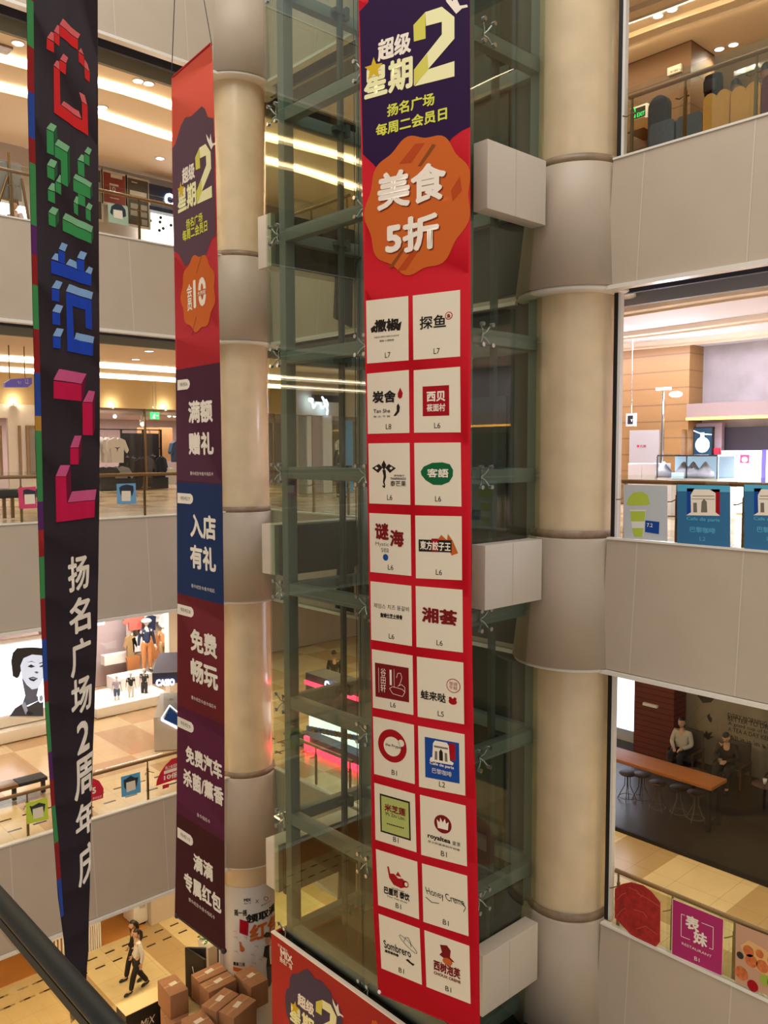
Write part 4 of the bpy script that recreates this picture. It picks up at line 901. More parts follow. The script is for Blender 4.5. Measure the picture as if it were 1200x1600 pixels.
# ================================================================== helpers for fronts seen square-on
def RX(u0, v0, u1, v1, X):   # pixel rectangle on the plane x = X -> y0,y1,z0,z1
    um, vm = (u0+u1)/2, (v0+v1)/2
    return onx(u1, vm, X).y, onx(u0, vm, X).y, onx(um, v1, X).z, onx(um, v0, X).z
def RY(u0, v0, u1, v1, Y):
    um, vm = (u0+u1)/2, (v0+v1)/2
    return ony(u0, vm, Y).x, ony(u1, vm, Y).x, ony(um, v1, Y).z, ony(um, v0, Y).z
H90 = PI/2
def sheetY(Y): return Sheet((0, Y), 0.0)
def sheetX(X): return Sheet((X, 0), H90)

mat('shop_white', 'ece6df', .6); mat('cream_wall', 'd6bd92', .8); mat('shop_back', 'b3a0a0', .8); mat('wood_panel', 'b98a55', .6, noise=.12, nscale=3)
gmat('shop_glow', 'fff4ea', 3.2); gmat('shop_glow_soft', 'ffe9d6', 1.2)
# ---------- middle left gallery: clothes shop behind glass
YS = 28.5
struct(MB().box(-9, 27, YS, YS+.2, 15.55, 16.6, 'cream_wall'), 'wall_shop')
struct(MB().box(-9, 27, YS+.2, 34, 15.35, 15.55, 'shop_back'), 'ceiling')
struct(MB().box(-9, 27, 33.6, 33.8, 12.6, 15.4, 'shop_back'), 'wall_shop')
x60 = ony(62, 700, YS).x
struct(MB().box(-9, x60-1.9, YS, YS+.15, 12.6, 15.55, 'shop_white').box(x60-1.0, x60, YS, YS+.15, 12.6, 15.55, 'shop_white').box(x60-1.9, x60-1.0, YS, YS+.15, 15.1, 15.55, 'shop_white'), 'wall_shop')
t = thing('storefront', (14, YS, 12.6), 'glazed clothes shop front on the middle left gallery', 'shop front')
for a in range(0, 8):
    MB().box(x60+.1+a*1.9, x60+1.96+a*1.9, YS+.02, YS+.04, 12.65, 15.5, 'shop_glass').build('glass_pane', t)
    MB().box(x60+a*1.9, x60+.06+a*1.9, YS, YS+.08, 12.6, 15.55, 'bronze').build('mullion', t)
area('clothes_shop_light', (14, 30.8, 15.3), (10, 2.5), 330, (1, .88, .82))
def wallwash(x, y, z, who): 
    t = thing('wall_lamp', (x, y, z), 'small wall lamp washing the cream wall %s' % who, 'wall light'); MB().tube([(x, y, z), (x, y, z+.08)], .05, 'white', 10).build('shade', t); point('wall_lamp_light', (x, y-.06, z+.14), 9, (1, .85, .55), .03)
for u, who in ((23, 'left of the black banner'), (176, 'right of the black banner'), (258, 'left of the maroon banner')): wallwash(ony(u, 640, YS-.14).x, YS-.14, 15.5, who)

def garment(label, kind, P, c, rz=0, w=.5, h=.7, deep=.07, logo=None, sleeve=True, group='clothes on the racks'):
    """shirt or jacket hanging front-on: outline prism with shoulders and sleeves, on a wire hanger"""
    t = thing(kind, P, label, 'garment', group)
    R = Matrix.Rotation(rz, 3, 'Z'); O = Vector(P)
    pl = lambda a, b, cc: O + R @ Vector((a, cc, b))
    a, k = w/2, h
    body = [(-a*.75, 0), (a*.75, 0), (a*.82, k*.60)]+([(a*1.25, k*.38), (a*1.45, k*.50), (a*1.0, k*.90)] if sleeve else [(a*.95, k*.9)])+[(a*.30, k), (0, k*.93), (-a*.30, k)]+([(-a*1.0, k*.90), (-a*1.45, k*.50), (-a*1.25, k*.38)] if sleeve else [(-a*.95, k*.9)])+[(-a*.82, k*.60)]
    MB().prism(body, -deep/2, deep/2, c, pl).build('fabric', t)
    MB().tube([pl(-a*.5, k*.93, 0), pl(0, k*1.02, 0), pl(a*.5, k*.93, 0)], .006, 'chrome', 5).tube([pl(0, k*1.0, 0), pl(0, k*1.10, 0)], .006, 'chrome', 5).build('hanger', t)
    if logo:
        MB().prism([(-.12, k*.62), (-.02, k*.56), (0, k*.42), (.02, k*.56), (.12, k*.62), (0, k*.60)], -deep/2-.006, -deep/2-.001, logo, pl).build('print', t)
    return t
mat('shirt_white', 'eee9e2', .8); mat('shirt_grey', '9b9aa2', .8); mat('denim', '4a5f80', .8); mat('jacket_black', '1d1b1e', .8); mat('jacket_grey', '4a4a52', .8); mat('jacket_navy', '2c3040', .8); mat('coral', 'd86a5a', .8)
# white shirts by the banner
for i, (u, nm) in enumerate(((158, 'half hidden by the black banner'), (168, 'in the middle of the white row'), (183, 'front-facing with a dark bird print'))):
    P = ony(u, 723, YS+.9); garment('white shirt %s on the clothes rack' % nm, 'hanging_shirt', P, 'shirt_white', 0 if i == 2 else .9, .62, .92, .1, 'jacket_black' if i == 2 else None)
rk = thing('clothes_rack', ony(195, 783, YS+1.1), 'black metal clothes rack frame full of dark jackets', 'clothes rack')
x0, x1 = ony(153, 700, YS+1).x, ony(258, 700, YS+1).x; fz = 12.6
for xx in (x0, ony(196, 700, YS+1).x, ony(230, 700, YS+1).x, x1): MB().box(xx-.03, xx+.03, YS+1.3, YS+1.36, fz, fz+2.25, 'black').build('post', rk)
for hh in (2.25, 1.55): MB().box(x0, x1, YS+1.3, YS+1.36, fz+hh-.04, fz+hh, 'black').build('bar', rk)
MB().box(ony(196, 700, YS+1).x+.1, x1, YS+1.5, YS+1.55, fz+.3, fz+2.1, 'soft_black').build('back_panel', rk)
MB().box(x0, x1-.0, YS+.8, YS+1.7, fz, fz+.42, 'soft_black').build('base_shelf', rk)
for i, (u, v, c, w, h, nm) in enumerate(((200, 752, 'jacket_black', .5, .9, 'dark coat at the left end'), (209, 755, 'jacket_navy', .55, .95, 'dark coat second from the left'), (219, 758, 'jacket_black', .6, 1.0, 'wide dark jacket in the middle'), (229, 755, 'jacket_grey', .55, 1.0, 'dark jacket right of the middle'), (240, 757, 'jacket_black', .75, 1.1, 'black hooded jacket facing the atrium'), (251, 754, 'jacket_navy', .5, 1.0, 'dark jacket at the right end'), (187, 760, 'shirt_grey', .7, .75, 'grey sweater under the white shirts'), (166, 755, 'soft_black', .8, .6, 'dark folded-edge sweater under the white shirts'), (275, 722, 'denim', .5, .8, 'blue denim shirt'), (266, 757, 'shirt_white', .5, .65, 'pale printed shirt low beside the dark jackets'))):
    P = ony(u, v, YS+1.0); garment(nm+' of the shop rack', 'hanging_jacket', P, c, (i % 3-1)*.35, w, h, .16)
for u0, u1, nm in ((218, 232, 'left'), (236, 248, 'middle'), (250, 270, 'right')):
    a, b, c, d = RY(u0, 668, u1, 712 if nm != 'right' else 720, YS+2.4); tag(MB().box(a, b, YS+2.4, YS+2.6, c, d, 'wood_panel', .01).build('wood_partition'), 'tall light wooden partition panel inside the shop, %s one of three' % nm, 'partition')
for i, (u, v, s_) in enumerate(((222, 662, 1), (204, 640, 1), (179, 650, .8), (264, 648, 1), (272, 648, 1))):
    P = ony(u, v, YS+.8); t = thing('track_spotlight', P, 'white track spotlight inside the shop, number %s from the left of the row' % ('four', 'two', 'one', 'five', 'six')[i], 'spotlight')
    P = Vector(P); MB().tube([P+Vector((0, .05, .15)), P], .07*s_, 'white', 10).build('can', t); MB().tube([P+Vector((0, .05, .1)), Vector((P.x, P.y+.05, 15.36))], .012, 'white', 6).build('stem', t); MB().sphere(P+Vector((0, -.02, -.02)), .075*s_, 'downlight', 10).build('lamp', t)
a, b, c, d = RY(236, 644, 249, 655, YS-.2)
gmat('exit_green', '35b060', 1.6); gmat('exit_white', 'e8f4e8', 1.5)
t = thing('exit_sign', (a, YS-.2, c), 'small green exit sign hanging in front of the clothes shop', 'exit sign'); MB().box(a, b, YS-.2, YS-.12, c, d, 'exit_green').build('lightbox', t)
P = Print(sheetY(YS-.21)); P.poly([(238, 653), (240, 648), (242, 646), (243, 649), (241, 651), (243, 654)], 'exit_white', 1); P.text('←', 246, 649.5, 4, 3, 'exit_white', 1, 0); P.mb.build('pictogram', t)
MB().tube([(a+.1, YS-.16, d), (a+.1, YS-.16, 16.6)], .01, 'chrome', 6).tube([(b-.1, YS-.16, d), (b-.1, YS-.16, 16.6)], .01, 'chrome', 6).build('hanger_rod', t)
# hanging purple direction sign at far left
Yq = 21.5
t = thing('direction_sign', ony(25, 606, Yq), 'purple direction sign hanging from two rods reading L2', 'sign')
mat('sign_purple', '6c62b8', .5, emit=.25); a, b, c, d = RY(8, 589, 50, 606, Yq)
MB().prism([(a, c), (b-.1, c+.03), (b, c+.12), (b, d), (a+.15, d-.06), (a, d-.16)], Yq, Yq+.14, 'sign_purple', lambda x, y, q: (x, q, y)).build('sign_box', t)
P = Print(sheetY(Yq-.004)); P.text('L2', 42, 596, 5, 7, 'b3_white', 1, .02); P.text('↑?', 30, 598, 6, 6, 'b3_white', 1, 0); P.mb.build('lettering', t)
for u in (15, 39): MB().tube([ony(u, 592, Yq+.07), Vector((ony(u, 592, Yq+.07).x, Yq+.07, 16.6))], .015, 'bronze', 6).build('rod', t)
# bench on middle left, shop door arch
t = thing('bench', (ony(28, 750, 18.3).x, 18.3, 12.6), 'dark grey upholstered bench with bronze legs behind the middle left railing', 'bench')
a, b = ony(-30, 750, 18.3).x, ony(58, 750, 18.3).x
MB().box(a, b, 18.1, 18.6, 13.02, 13.20, 'soft_black', .05).build('seat', t)
for u in (4, 17): xx = ony(u, 770, 18.3).x; MB().box(xx-.03, xx+.03, 18.2, 18.26, 12.6, 13.03, 'bronze').build('leg', t)
for u0, u1, nm in ((0, 4, 'far left'), (30, 34, 'left'), (42, 58, 'tall pale framed')):
    a, b, c, d = RY(u0, 665, u1, 745, YS-.06); t = thing('wall_frame', (a, YS-.06, c), '%s panel frame on the white shop wall' % nm, 'frame')
    MB().box(a, b, YS-.06, YS-.02, c, d, 'bronze').build('outer_frame', t)
    if u1-u0 > 8: MB().box(a+.1, b-.05, YS-.075, YS-.06, c+.1, d-.1, 'grey').build('poster', t)
# ---------- stickers on the glass balustrades
def qr_sticker(S, pts, base, label, hairpts, blank=None, name='glass_sticker'):
    """square sticker showing a hair silhouette over a blank face (the code itself left out)"""
    P = Print(S); P.poly(pts, base, 0); P.poly(hairpts, 'sticker_hair', 1)
    if blank: P.poly(blank, 'card_paper', 2)
    tag(P.mb.build(name), label, 'sticker')
for n_, c_ in (('st_pink', 'd8456e'), ('st_blue', '6ca4cc'), ('st_lime', 'c4d83c'), ('st_blue2', '5aa8d4'), ('st_red', 'd01c38'), ('st_mint', 'a8bca4'), ('sticker_hair', '27303c')): mat(n_, c_, .5)
SL = sheetY(YL+.01)
qr_sticker(SL, [(28, 762), (56, 760), (58, 794), (30, 795)], 'st_pink', 'pink square sticker with dark hair silhouette on the middle left glass', [(36, 766), (42, 764), (56, 767), (56, 782), (53, 772), (38, 772), (37, 786)], [(38, 773), (54, 772), (55, 787), (39, 788)])
qr_sticker(SL, [(182, 756), (212, 755), (213, 787), (183, 788)], 'st_blue', 'pale blue square sticker with dark hair silhouette on the middle left glass', [(186, 762), (190, 759), (198, 757), (208, 759), (209, 766), (206, 776), (204, 768), (190, 768), (189, 776)], [(190, 767), (204, 767), (204, 783), (190, 783)])
qr_sticker(SL, [(40, 1255), (74, 1246), (76, 1280), (42, 1288)], 'st_lime', 'lime green square sticker with dark hair silhouette on the lowest left glass', [(46, 1259), (50, 1260), (61, 1254), (71, 1256), (69, 1270), (66, 1260), (51, 1264), (51, 1276)], [(51, 1265), (67, 1260), (68, 1276), (52, 1280)])
qr_sticker(SL, [(189, 1214), (219, 1206), (220, 1238), (190, 1246)], 'st_blue2', 'bright blue square sticker with dark hair silhouette on the lowest left glass', [(193, 1219), (197, 1217), (204, 1212), (211, 1215), (216, 1214), (213, 1231), (211, 1220), (197, 1224), (197, 1234), (194, 1230)], [(197, 1223), (211, 1219), (212, 1233), (198, 1238)])
qr_sticker(SL, [(168, 317), (199, 322), (201, 353), (170, 347)], 'st_mint', 'pale green sticker with round dark hair silhouette on the upper left glass', [(172, 332), (174, 322), (181, 318), (190, 320), (196, 328), (197, 338), (192, 340), (191, 329), (177, 327), (176, 337)], [(177, 327), (191, 330), (192, 343), (178, 340)])
P = Print(SL); pts = [(268, 1186), (258, 1196), (250, 1208), (245, 1220), (244, 1228), (277, 1217), (282, 1215), (282, 1182)]
P.poly(pts, 'st_red', 0); P.text('10倍', 268, 1212, 24, 9, 'b3_white', 2, .04); P.poly([(256, 1205), (282, 1197), (282, 1202), (256, 1210)], 'b3_white', 1); P.text('线上会员积分', 270, 1197, 24, 6, 'b3_white', 2, .02); P.poly([(254, 1227), (264, 1224), (264, 1230), (254, 1233)], 'st_red', 0)
tag(P.mb.build('glass_sticker'), 'red rounded sticker reading ten times in white, left of the maroon banner', 'sticker')
P = Print(SL); P.poly([(130, 1226), (145, 1216), (155, 1220), (162, 1232), (161, 1247), (130, 1256)], 'st_red', 0); P.text('5', 147, 1235, 6, 10, 'b3_white', 1, .05); P.text('积分会员', 152, 1246, 14, 4, 'b3_white', 1, 0)
tag(P.mb.build('glass_sticker'), 'red round sticker half hidden behind the black banner', 'sticker')
# ---------- upper left gallery
YU = 23.6
struct(MB().box(-9, 27, YU+.6, YU+.8, 18.3, 22.35, 'wall_plaster_cool'), 'wall_shop')
def poster(u0, u1, vt, vb, slope, Y, base, label, items, name='poster_board'):
    a, b, c, d = RY(u0, vt, u1, vb, Y)
    t = thing(name, ((a+b)/2, Y, c), label, 'poster'); MB().box(a-.06, b+.06, Y+.005, Y+.08, c-.06, d+.06, 'light_grey').build('frame', t)
    P = Print(sheetY(Y)); P.polyS([(a, c), (b, c), (b, d), (a, d)], base, 0)
    for it in items: it(P)
    P.mb.build('print', t); return t
mat('poster_red', '7c2a22', .6); mat('poster_dark', '45403a', .6)
poster(162, 196, 272, 318, 0, YU, 'poster_red', 'dark red poster reading 10 on the upper left shop hoarding', [lambda P: P.text('10', 176, 295, 9, 7, 'light_grey', 1, .02), lambda P: P.rect(182, 276, 18, 6, 'light_grey', 1), lambda P: P.rect(178, 289, 14, 3, 'light_grey', 1), lambda P: P.rect(179, 310, 14, 1.2, 'light_grey', 1)])
poster(200, 232, 281, 352, 0, YU, 'poster_dark', 'dark charcoal menu poster with pale panels on the upper left hoarding', [lambda P: P.rect(216, 303, 26, 7, 'light_grey', 1), lambda P: P.rect(210, 322, 12, 8, 'grey', 1), lambda P: P.rect(225, 325, 10, 8, 'grey', 1), lambda P: P.rect(210, 333, 12, 8, 'grey', 1), lambda P: P.rect(225, 336, 10, 8, 'grey', 1), lambda P: P.rect(210, 285, 9, 1.5, 'light_grey', 1), lambda P: P.rect(226, 348, 9, 9, 'grey', 1)])
poster(150, 158, 266, 342, 0, YU, 'poster_dark', 'narrow dark poster half hidden behind the black banner', [lambda P: P.rect(155, 300, 4, 30, 'grey', 1)])
t = thing('shop_kiosk', (ony(258, 350, YU).x, YU, 18.33), 'lit white shop window under a dark sign band with glowing letter', 'shop front')
a, b, c, d = RY(233, 294, 300, 322, YU); mat('sign_navy', '1c2a4a', .5); MB().box(a, b, YU, YU+.4, c, d, 'sign_navy').build('sign_band', t)
a2, b2, c2, d2 = RY(234, 334, 300, 385, YU); MB().box(a2, b2, YU+.3, YU+.35, 18.33, d2, 'shop_glow').build('lit_backdrop', t); MB().box(a, b, YU, YU+.3, d2, d2+.12, 'sign_navy').build('window_head', t)
gmat('neon_white', 'd8e4ff', 9); gmat('neon_blue', '5a70ff', 6)
P = Print(sheetY(YU-.03)); P.text('C', 264, 312, 13, 20, 'neon_white', 1, .05); P.mb.build('lit_letter', t)
m = MB()
for (u, v) in ((235, 345), (251, 340), (250, 347), (267, 352), (249, 360), (255, 357)): m.sphere(ony(u, v, YU+.15), .05, 'soft_black', 8)
m.build('window_ornament', t)
# easel with board and a person behind it
E_ = ony(20, 330, 19.0)
t = thing('easel', (E_.x, 19.0, 18.33), 'wooden easel holding a plain grey board seen from behind', 'easel')
A_ = ony(11, 240, 19.0); a, b, c, d = RY(-14, 251, 33, 310, 18.95); zt_ = A_.z
MB().box(a, b, 18.94, 18.97, c, d, 'grey', .004).build('board', t)
for dx0, dx1, dy in ((0, 0, .0), (-.05, -.55, .02), (.25, .45, .02)): MB().tube([(A_.x+dx0, 18.9-dy, zt_ if dx0 == 0 else zt_-.5), (A_.x+dx1, 18.86, 18.33)], .03, 'bronze', 8).build('leg', t)
MB().box(a+.1, b-.1, 18.86, 18.93, c-.06, c, 'bronze').build('ledge', t)
Pp = ony(24, 322, 20.6); figure('person', 'person in pale top behind the easel, only head and shoulders showing', 'person', (Pp.x, 20.6, Pp.z-1.58), math.radians(200), 1.68, top='cloth_lilac', legs='cloth_dark')
a, b, c, d = RY(-20, 318, 44, 400, YU); tag(MB().box(a, b, YU, YU+.1, 18.33, d, 'shop_glow').build('lit_window'), 'bright white lit shop window behind the easel', 'shop window')
tag(MB().box(*[k for k in (onz(-4, 70, 22.35).x, onz(16, 78, 22.35).x)], onz(8, 80, 22.35).y-.3, onz(8, 72, 22.35).y+.3, 22.30, 22.35, 'collar_stone').build('air_grille'), 'dark square air grille in the upper left ceiling', 'air grille')
# ---------- lowest left gallery: bright fashion shop
YG = 22.8
struct(MB().box(-9, 27, YG+3.2, YG+3.4, 6.4, 10.75, 'shop_back'), 'wall_shop')
struct(MB().box(-9, 27, YG, YG+.15, 10.0, 10.75, 'shop_white'), 'wall_shop')
xa = ony(69, 1060, YG).x; xb = ony(150, 1060, YG).x; xc = ony(268, 1060, YG).x
struct(MB().box(xa+.0, xb-.1, YG, YG+.3, 6.4, 10.0, 'shop_white').box(xc-.05, xc+.75, YG, YG+.3, 6.4, 10.0, 'shop_white'), 'wall_shop')
area('fashion_window_light', ((xb+xc)/2, YG+1.0, 10.4), (3.0, 1.4), 170, (1, .9, .84))
area('fashion_window_light', ((xb+xc)/2, YG+.35, 10.3), (2.6, .3), 60, (1, .92, .86), (math.radians(18), 0, 0))
t = thing('window_plinth', ((xb+xc)/2, YG+.7, 6.4), 'bright white display plinth under the mannequins', 'plinth'); zp = ony(200, 1098, YG).z
MB().box(xb, xc, YG, YG+1.9, 6.4, zp, 'shop_white', .02).build('base', t); MB().box(xb+1.2, xc, YG+1.25, YG+2.0, zp, ony(243, 1046, YG+1.6).z, 'shop_white').build('riser', t)
tag(MB().box(xb, xc, YG+.02, YG+.04, zp, 10.0, 'shop_glass').build('window_glass'), 'clear glass in front of the mannequins', 'glass')
# billboard
Yb = YG-.1; a, b, c, d = RY(-90, 1011, 69, 1122, Yb); mat('bb_white', 'dfe6f2', .5, emit=1.7, ecol='e8eefc'); mat('bb_dark', '20242e', .5); mat('bb_skin', '8b97b4', .5, emit=.35); mat('bb_skin_light', 'b9c6e0', .5, emit=.6); mat('bb_skin_dark', '5a6480', .5, emit=.12); mat('bb_shirt', '3a4258', .5)
t = thing('billboard', ((a+b)/2, Yb, c-.5), 'large backlit billboard with black and white portrait of a short-haired woman', 'billboard'); z0_, z1_ = c, d
MB().box(a-.15, b+.12, Yb+.03, Yb+.2, 6.75, d+.12, 'shop_white').build('frame', t); MB().box(a-.2, b+.2, Yb-.25, Yb+.2, 6.4, 6.72, 'shop_white', .03).build('sill', t)
P = Print(sheetY(Yb)); P.polyS([(a, c), (b, c), (b, d), (a, d)], 'bb_white', 0)
tr = lambda pts: [(x/3, 900+y/3) for x, y in pts]
P.poly(tr([(60, 470), (52, 400), (60, 360), (80, 338), (150, 334), (203, 338), (203, 420), (150, 400), (100, 440), (90, 470), (80, 480)]), 'bb_dark', 1)
P.poly(tr([(95, 420), (110, 385), (150, 368), (195, 372), (203, 380), (203, 480), (180, 525), (150, 532), (125, 510), (102, 475)]), 'bb_skin_light', 2)
P.poly(tr([(102, 475), (125, 510), (150, 532), (180, 525), (172, 560), (190, 580), (120, 610), (105, 600), (118, 560), (110, 520)]), 'bb_skin_dark', 2)
P.poly(tr([(125, 405), (148, 398), (170, 408), (150, 402)]), 'bb_dark', 3); P.poly(tr([(182, 408), (203, 402), (203, 406), (185, 412)]), 'bb_dark', 3)
P.poly(tr([(128, 424), (145, 414), (165, 424), (146, 430)]), 'bb_dark', 3); P.poly(tr([(182, 424), (200, 416), (203, 424), (192, 428)]), 'bb_dark', 3)
P.poly(tr([(160, 450), (172, 446), (182, 452), (172, 458)]), 'bb_skin_dark', 3); P.poly(tr([(133, 478), (155, 472), (178, 480), (158, 494), (140, 488)]), 'bb_dark', 3); P.poly(tr([(138, 480), (156, 476), (172, 481), (156, 484)]), 'bb_skin', 4)
P.poly(tr([(45, 657), (70, 620), (105, 598), (130, 612), (190, 580), (203, 590), (203, 657)]), 'bb_shirt', 2); P.poly(tr([(100, 600), (118, 590), (130, 630), (120, 650)]), 'bb_skin', 3); P.poly(tr([(118, 640), (135, 632), (160, 645), (140, 655)]), 'bb_dark', 3)
P.blob(28, 1064, 5, 9, 'bb_white', 5); P.blob(64, 1091, 9, 14, 'bb_white', 5); P.blob(64, 1091, 6, 10, 'bb_skin', 6)
P.mb.build('portrait_print', t)
# mannequins
ST = dict(elL=(-.03, .24, 1.12), wrL=(.02, .27, .88), elR=(-.03, -.24, 1.12), wrR=(.02, -.27, .88))
def mann(u, vfoot, vhead, Y, label, **k):
    f = ony(u, vfoot, Y)
    if 'adult' in label: f.z = ony(243, 1046, Y).z
    h_ = ony(u, vhead, Y).z-f.z
    figure('mannequin', label, 'mannequin', (f.x, Y, f.z), math.radians(-100+k.pop('turn', 0)), h_*.97, pose=ST, skin='mannequin', hair=None, **k)
mann(183, 1103, 1054, YG+.5, 'child mannequin in lilac shirt and denim shorts', top='cloth_lilac', legs='denim', shorts=True, sleeves='short')
mann(205, 1098, 1049, YG+.5, 'child mannequin in black printed T-shirt', top='jacket_black', legs='shirt_white', shorts=True, sleeves='short')
mann(226, 1094, 1043, YG+.6, 'child mannequin in dark spotted dungarees', top='soft_black', legs='soft_black', sleeves='short', turn=-40)
mann(230, 1045, 966, YG+1.6, 'adult mannequin with wide white hat and navy jacket', top='sign_navy', legs='cloth_orange', hat='shirt_white')
mann(256, 1047, 972, YG+1.6, 'adult mannequin in orange top and khaki trousers', top='cloth_orange', legs='cloth_tan')
MB_ = MB()
for i, (u, v, c_, w, h, nm) in enumerate(((211, 984, 'coral', .55, .5, 'coral pink dress at the top left of the shop wall'), (214, 1018, 'shirt_white', .4, .5, 'short white top under the coral dress'), (222, 990, 'cloth_maroon', .3, .45, 'rust red top beside the coral dress'), (241, 1030, 'cloth_orange', .4, .8, 'long patterned orange dress'), (204, 1026, 'cloth_tan', .3, .7, 'tan trousers hung beside the white top'), (236, 985, 'sign_navy', .35, .5, 'navy top behind the hat'), (261, 990, 'shirt_white', .4, .7, 'white blouse at the right of the shop wall'), (208, 1045, 'cloth_orange', .5, .45, 'terracotta bag-shaped garment low on the wall'))):
    P_ = ony(u, v, YG+2.4); garment(nm, 'hanging_garment', P_, c_, 0, w, h, .1, sleeve=i % 2 == 0, group='clothes on the fashion shop wall')
a, b, c, d = RY(200, 960, 268, 1060, YG+2.75); t = thing('display_wall', (a, YG+2.7, 6.4), 'white shelved display wall behind the adult mannequins', 'shelving')
MB().box(a, b, YG+2.75, YG+2.85, 6.4, 10.0, 'shop_white').build('back', t)
for hh in (7.4, 8.4, 9.6): MB().box(a, b, YG+2.45, YG+2.75, hh, hh+.06, 'shop_white').build('shelf', t)
for hh in range(3): MB().box(a+(b-a)*hh/2-.04, a+(b-a)*hh/2+.04, YG+2.45, YG+2.75, 6.4, 10, 'shop_white').build('upright', t)
a, b, c, d = RY(157, 1022, 200, 1034, YG+2.9); tag(MB().box(a, b, YG+2.6, YG+2.9, c, d+.05, 'shop_white').build('wall_shelf'), 'long empty white shelf on the pinkish shop wall', 'shelf')
mat('lightbox_sign', 'e8f0ff', .5, emit=2.5); a, b, c, d = RY(152, 969, 164, 977, YG-.25); t = thing('blade_sign', (a, YG-.25, c), 'small white lit sign beside the black banner', 'sign'); MB().box(a, b, YG-.25, YG-.1, c, d, 'lightbox_sign', .03).build('lightbox', t); MB().box(a+.1, a+.16, YG-.2, YG-.14, d, 10.3, 'white').box(a+.1, a+.16, YG-.2, YG+.01, 10.2, 10.3, 'white').build('bracket', t); P = Print(sheetY(YG-.26)); P.text('D', 158, 973, 4, 4, 'text_grey', 1, .02); P.mb.build('lettering', t)
# watch kiosk
Yk = 19.3; a, b, c, d = RY(238, 1052, 300, 1080, Yk)
hd = math.radians(-32); O_ = ony(238, 1060, Yk)
mat('kiosk_navy', '2e3050', .5)
t = thing('watch_kiosk', (O_.x+.9, Yk-.2, 6.4), 'dark kiosk canopy with white glowing lettering beside the maroon banner', 'kiosk')
S_ = Sheet((O_.x, O_.y), hd); pa = S_.map(0, ony(238, 1054, Yk).z, 0); zb_, zt_ = ony(238, 1069, Yk).z, ony(238, 1052, Yk).z
dx, dy = math.cos(hd), math.sin(hd); Lk = 1.6
fr = [(O_.x, O_.y), (O_.x+dx*Lk, O_.y+dy*Lk), (O_.x+dx*Lk-dy*2.2, O_.y+dy*Lk+dx*2.2), (O_.x-dy*2.2, O_.y+dx*2.2)]
MB().prism(fr, zb_, zt_, 'kiosk_navy').build('canopy', t)
P = Print(S_, base=.02); P.text('CASIO', 258.5, 1066, 29, 10, 'neon_white', 1, .05); P.mb.build('lit_letters', t)
q0 = ony(239, 1122, Yk); zt2 = q0.z; MB().prism([(x*.999+.03, y+.02) for x, y in fr], 6.4, zt2, 'light_grey').build('counter', t)
P = Print(Sheet((O_.x+.03, O_.y+.02), hd)); P.text('中国国家顶级时尚品牌', 256, 1163, 20, 3, 'text_black', 1, 0); P.mb.build('counter_text', t)
MB().prism([(fr[0][0]+.35, fr[0][1]+.1), (fr[1][0], fr[1][1]+.1), (fr[2][0], fr[2][1]-.2), (fr[3][0]+.3, fr[3][1]-.2)], zt2, zb_, 'shop_glass').build('glass_case', t)
m = MB(); S2_ = Sheet((O_.x+.02, O_.y-.03), hd); P = Print(S2_); P.line([(252, 1123), (265, 1102), (278, 1113)], 1.6, 'lightbox_sign', 1); P.line([(252, 1124), (278, 1138)], 3, 'lightbox_sign', 1); P.poly([(256, 1124), (265, 1106), (278, 1117), (278, 1134)], 'logo_blue', 0); P.mb.build('house_display', t)
# dark counter top rail at far left, lowest gallery
for (u0, v0, u1, v1, nm, mt) in ((-60, 1250, 27, 1222, 'green topped', 'bronze'), (27, 1222, 72, 1211, 'dark brown', 'soft_black')):
    pa, pb = ony(u0, v0, 18.6), ony(u1, v1, 18.6); zt_ = ony(27, 1223, 18.6).z
    t = thing('leaning_rail', ((pa.x+pb.x)/2, 18.6, 6.4), '%s leaning counter rail on posts behind the lowest left railing' % nm, 'counter')
    MB().box(pa.x, pb.x, 18.5, 18.9, zt_-.08, zt_, mt, .02).build('top', t); MB().box(pb.x-.1, pb.x-.02, 18.6, 18.68, 6.4, zt_-.08, 'soft_black').build('post', t)
# ---------- seen through the lift: neon shop, signs, mannequins, people
for z_, nm in ((6.4, 'low'),):
    Yn = 22.2; a, b, c, d = RY(470, 1040, 552, 1180, Yn)
    t = thing('display_counter', ((a+b)/2, Yn, z_), 'neon red lit display counter seen through the lift glass', 'counter')
    gmat('neon_red', 'ff2a4a', 5); gmat('shelf_glow', 'e0f4ec', 1.6)
    hdn = Sheet((onz(470, 1180, 6.4).x, onz(470, 1180, 6.4).y), H90)
Xn = 12.75
t = t
def nx(u0, v0, u1, v1): return RX(u0, v0, u1, v1, Xn)
a, b, c, d = nx(466, 1040, 575, 1195)
MB().box(Xn, Xn+.5, a, b, 6.4, onx(515, 1164, Xn).z, 'kiosk_navy').build('counter_body', t)
a1, b1, c1, d1 = nx(478, 1118, 575, 1160); MB().box(Xn+.1, Xn+.5, a1, b1, c1, d1+.02, 'shelf_glow').build('lit_shelf', t)
a1, b1, c1, d1 = nx(480, 1182, 575, 1192); MB().box(Xn-.06, Xn, a1, b1, c1, d1, 'neon_red').build('neon_strip', t)
a1, b1, c1, d1 = nx(478, 1150, 484, 1190); MB().box(Xn-.06, Xn, a1, b1, c1, d1, 'neon_red').build('neon_strip', t)
a1, b1, c1, d1 = nx(478, 1066, 575, 1116); MB().box(Xn, Xn+.6, a1, b1, c1, d1, 'kiosk_navy').build('sign_band', t)
a1, b1, c1, d1 = nx(478, 1078, 575, 1084); MB().box(Xn-.05, Xn, a1, b1, c1+.0, d1, 'neon_red').build('neon_strip', t)
P = Print(sheetX(Xn-.08)); P.text('Casio', 518, 1072, 22, 12, 'neon_white', 1, .06); P.mb.build('lit_letters', t)
m = MB()
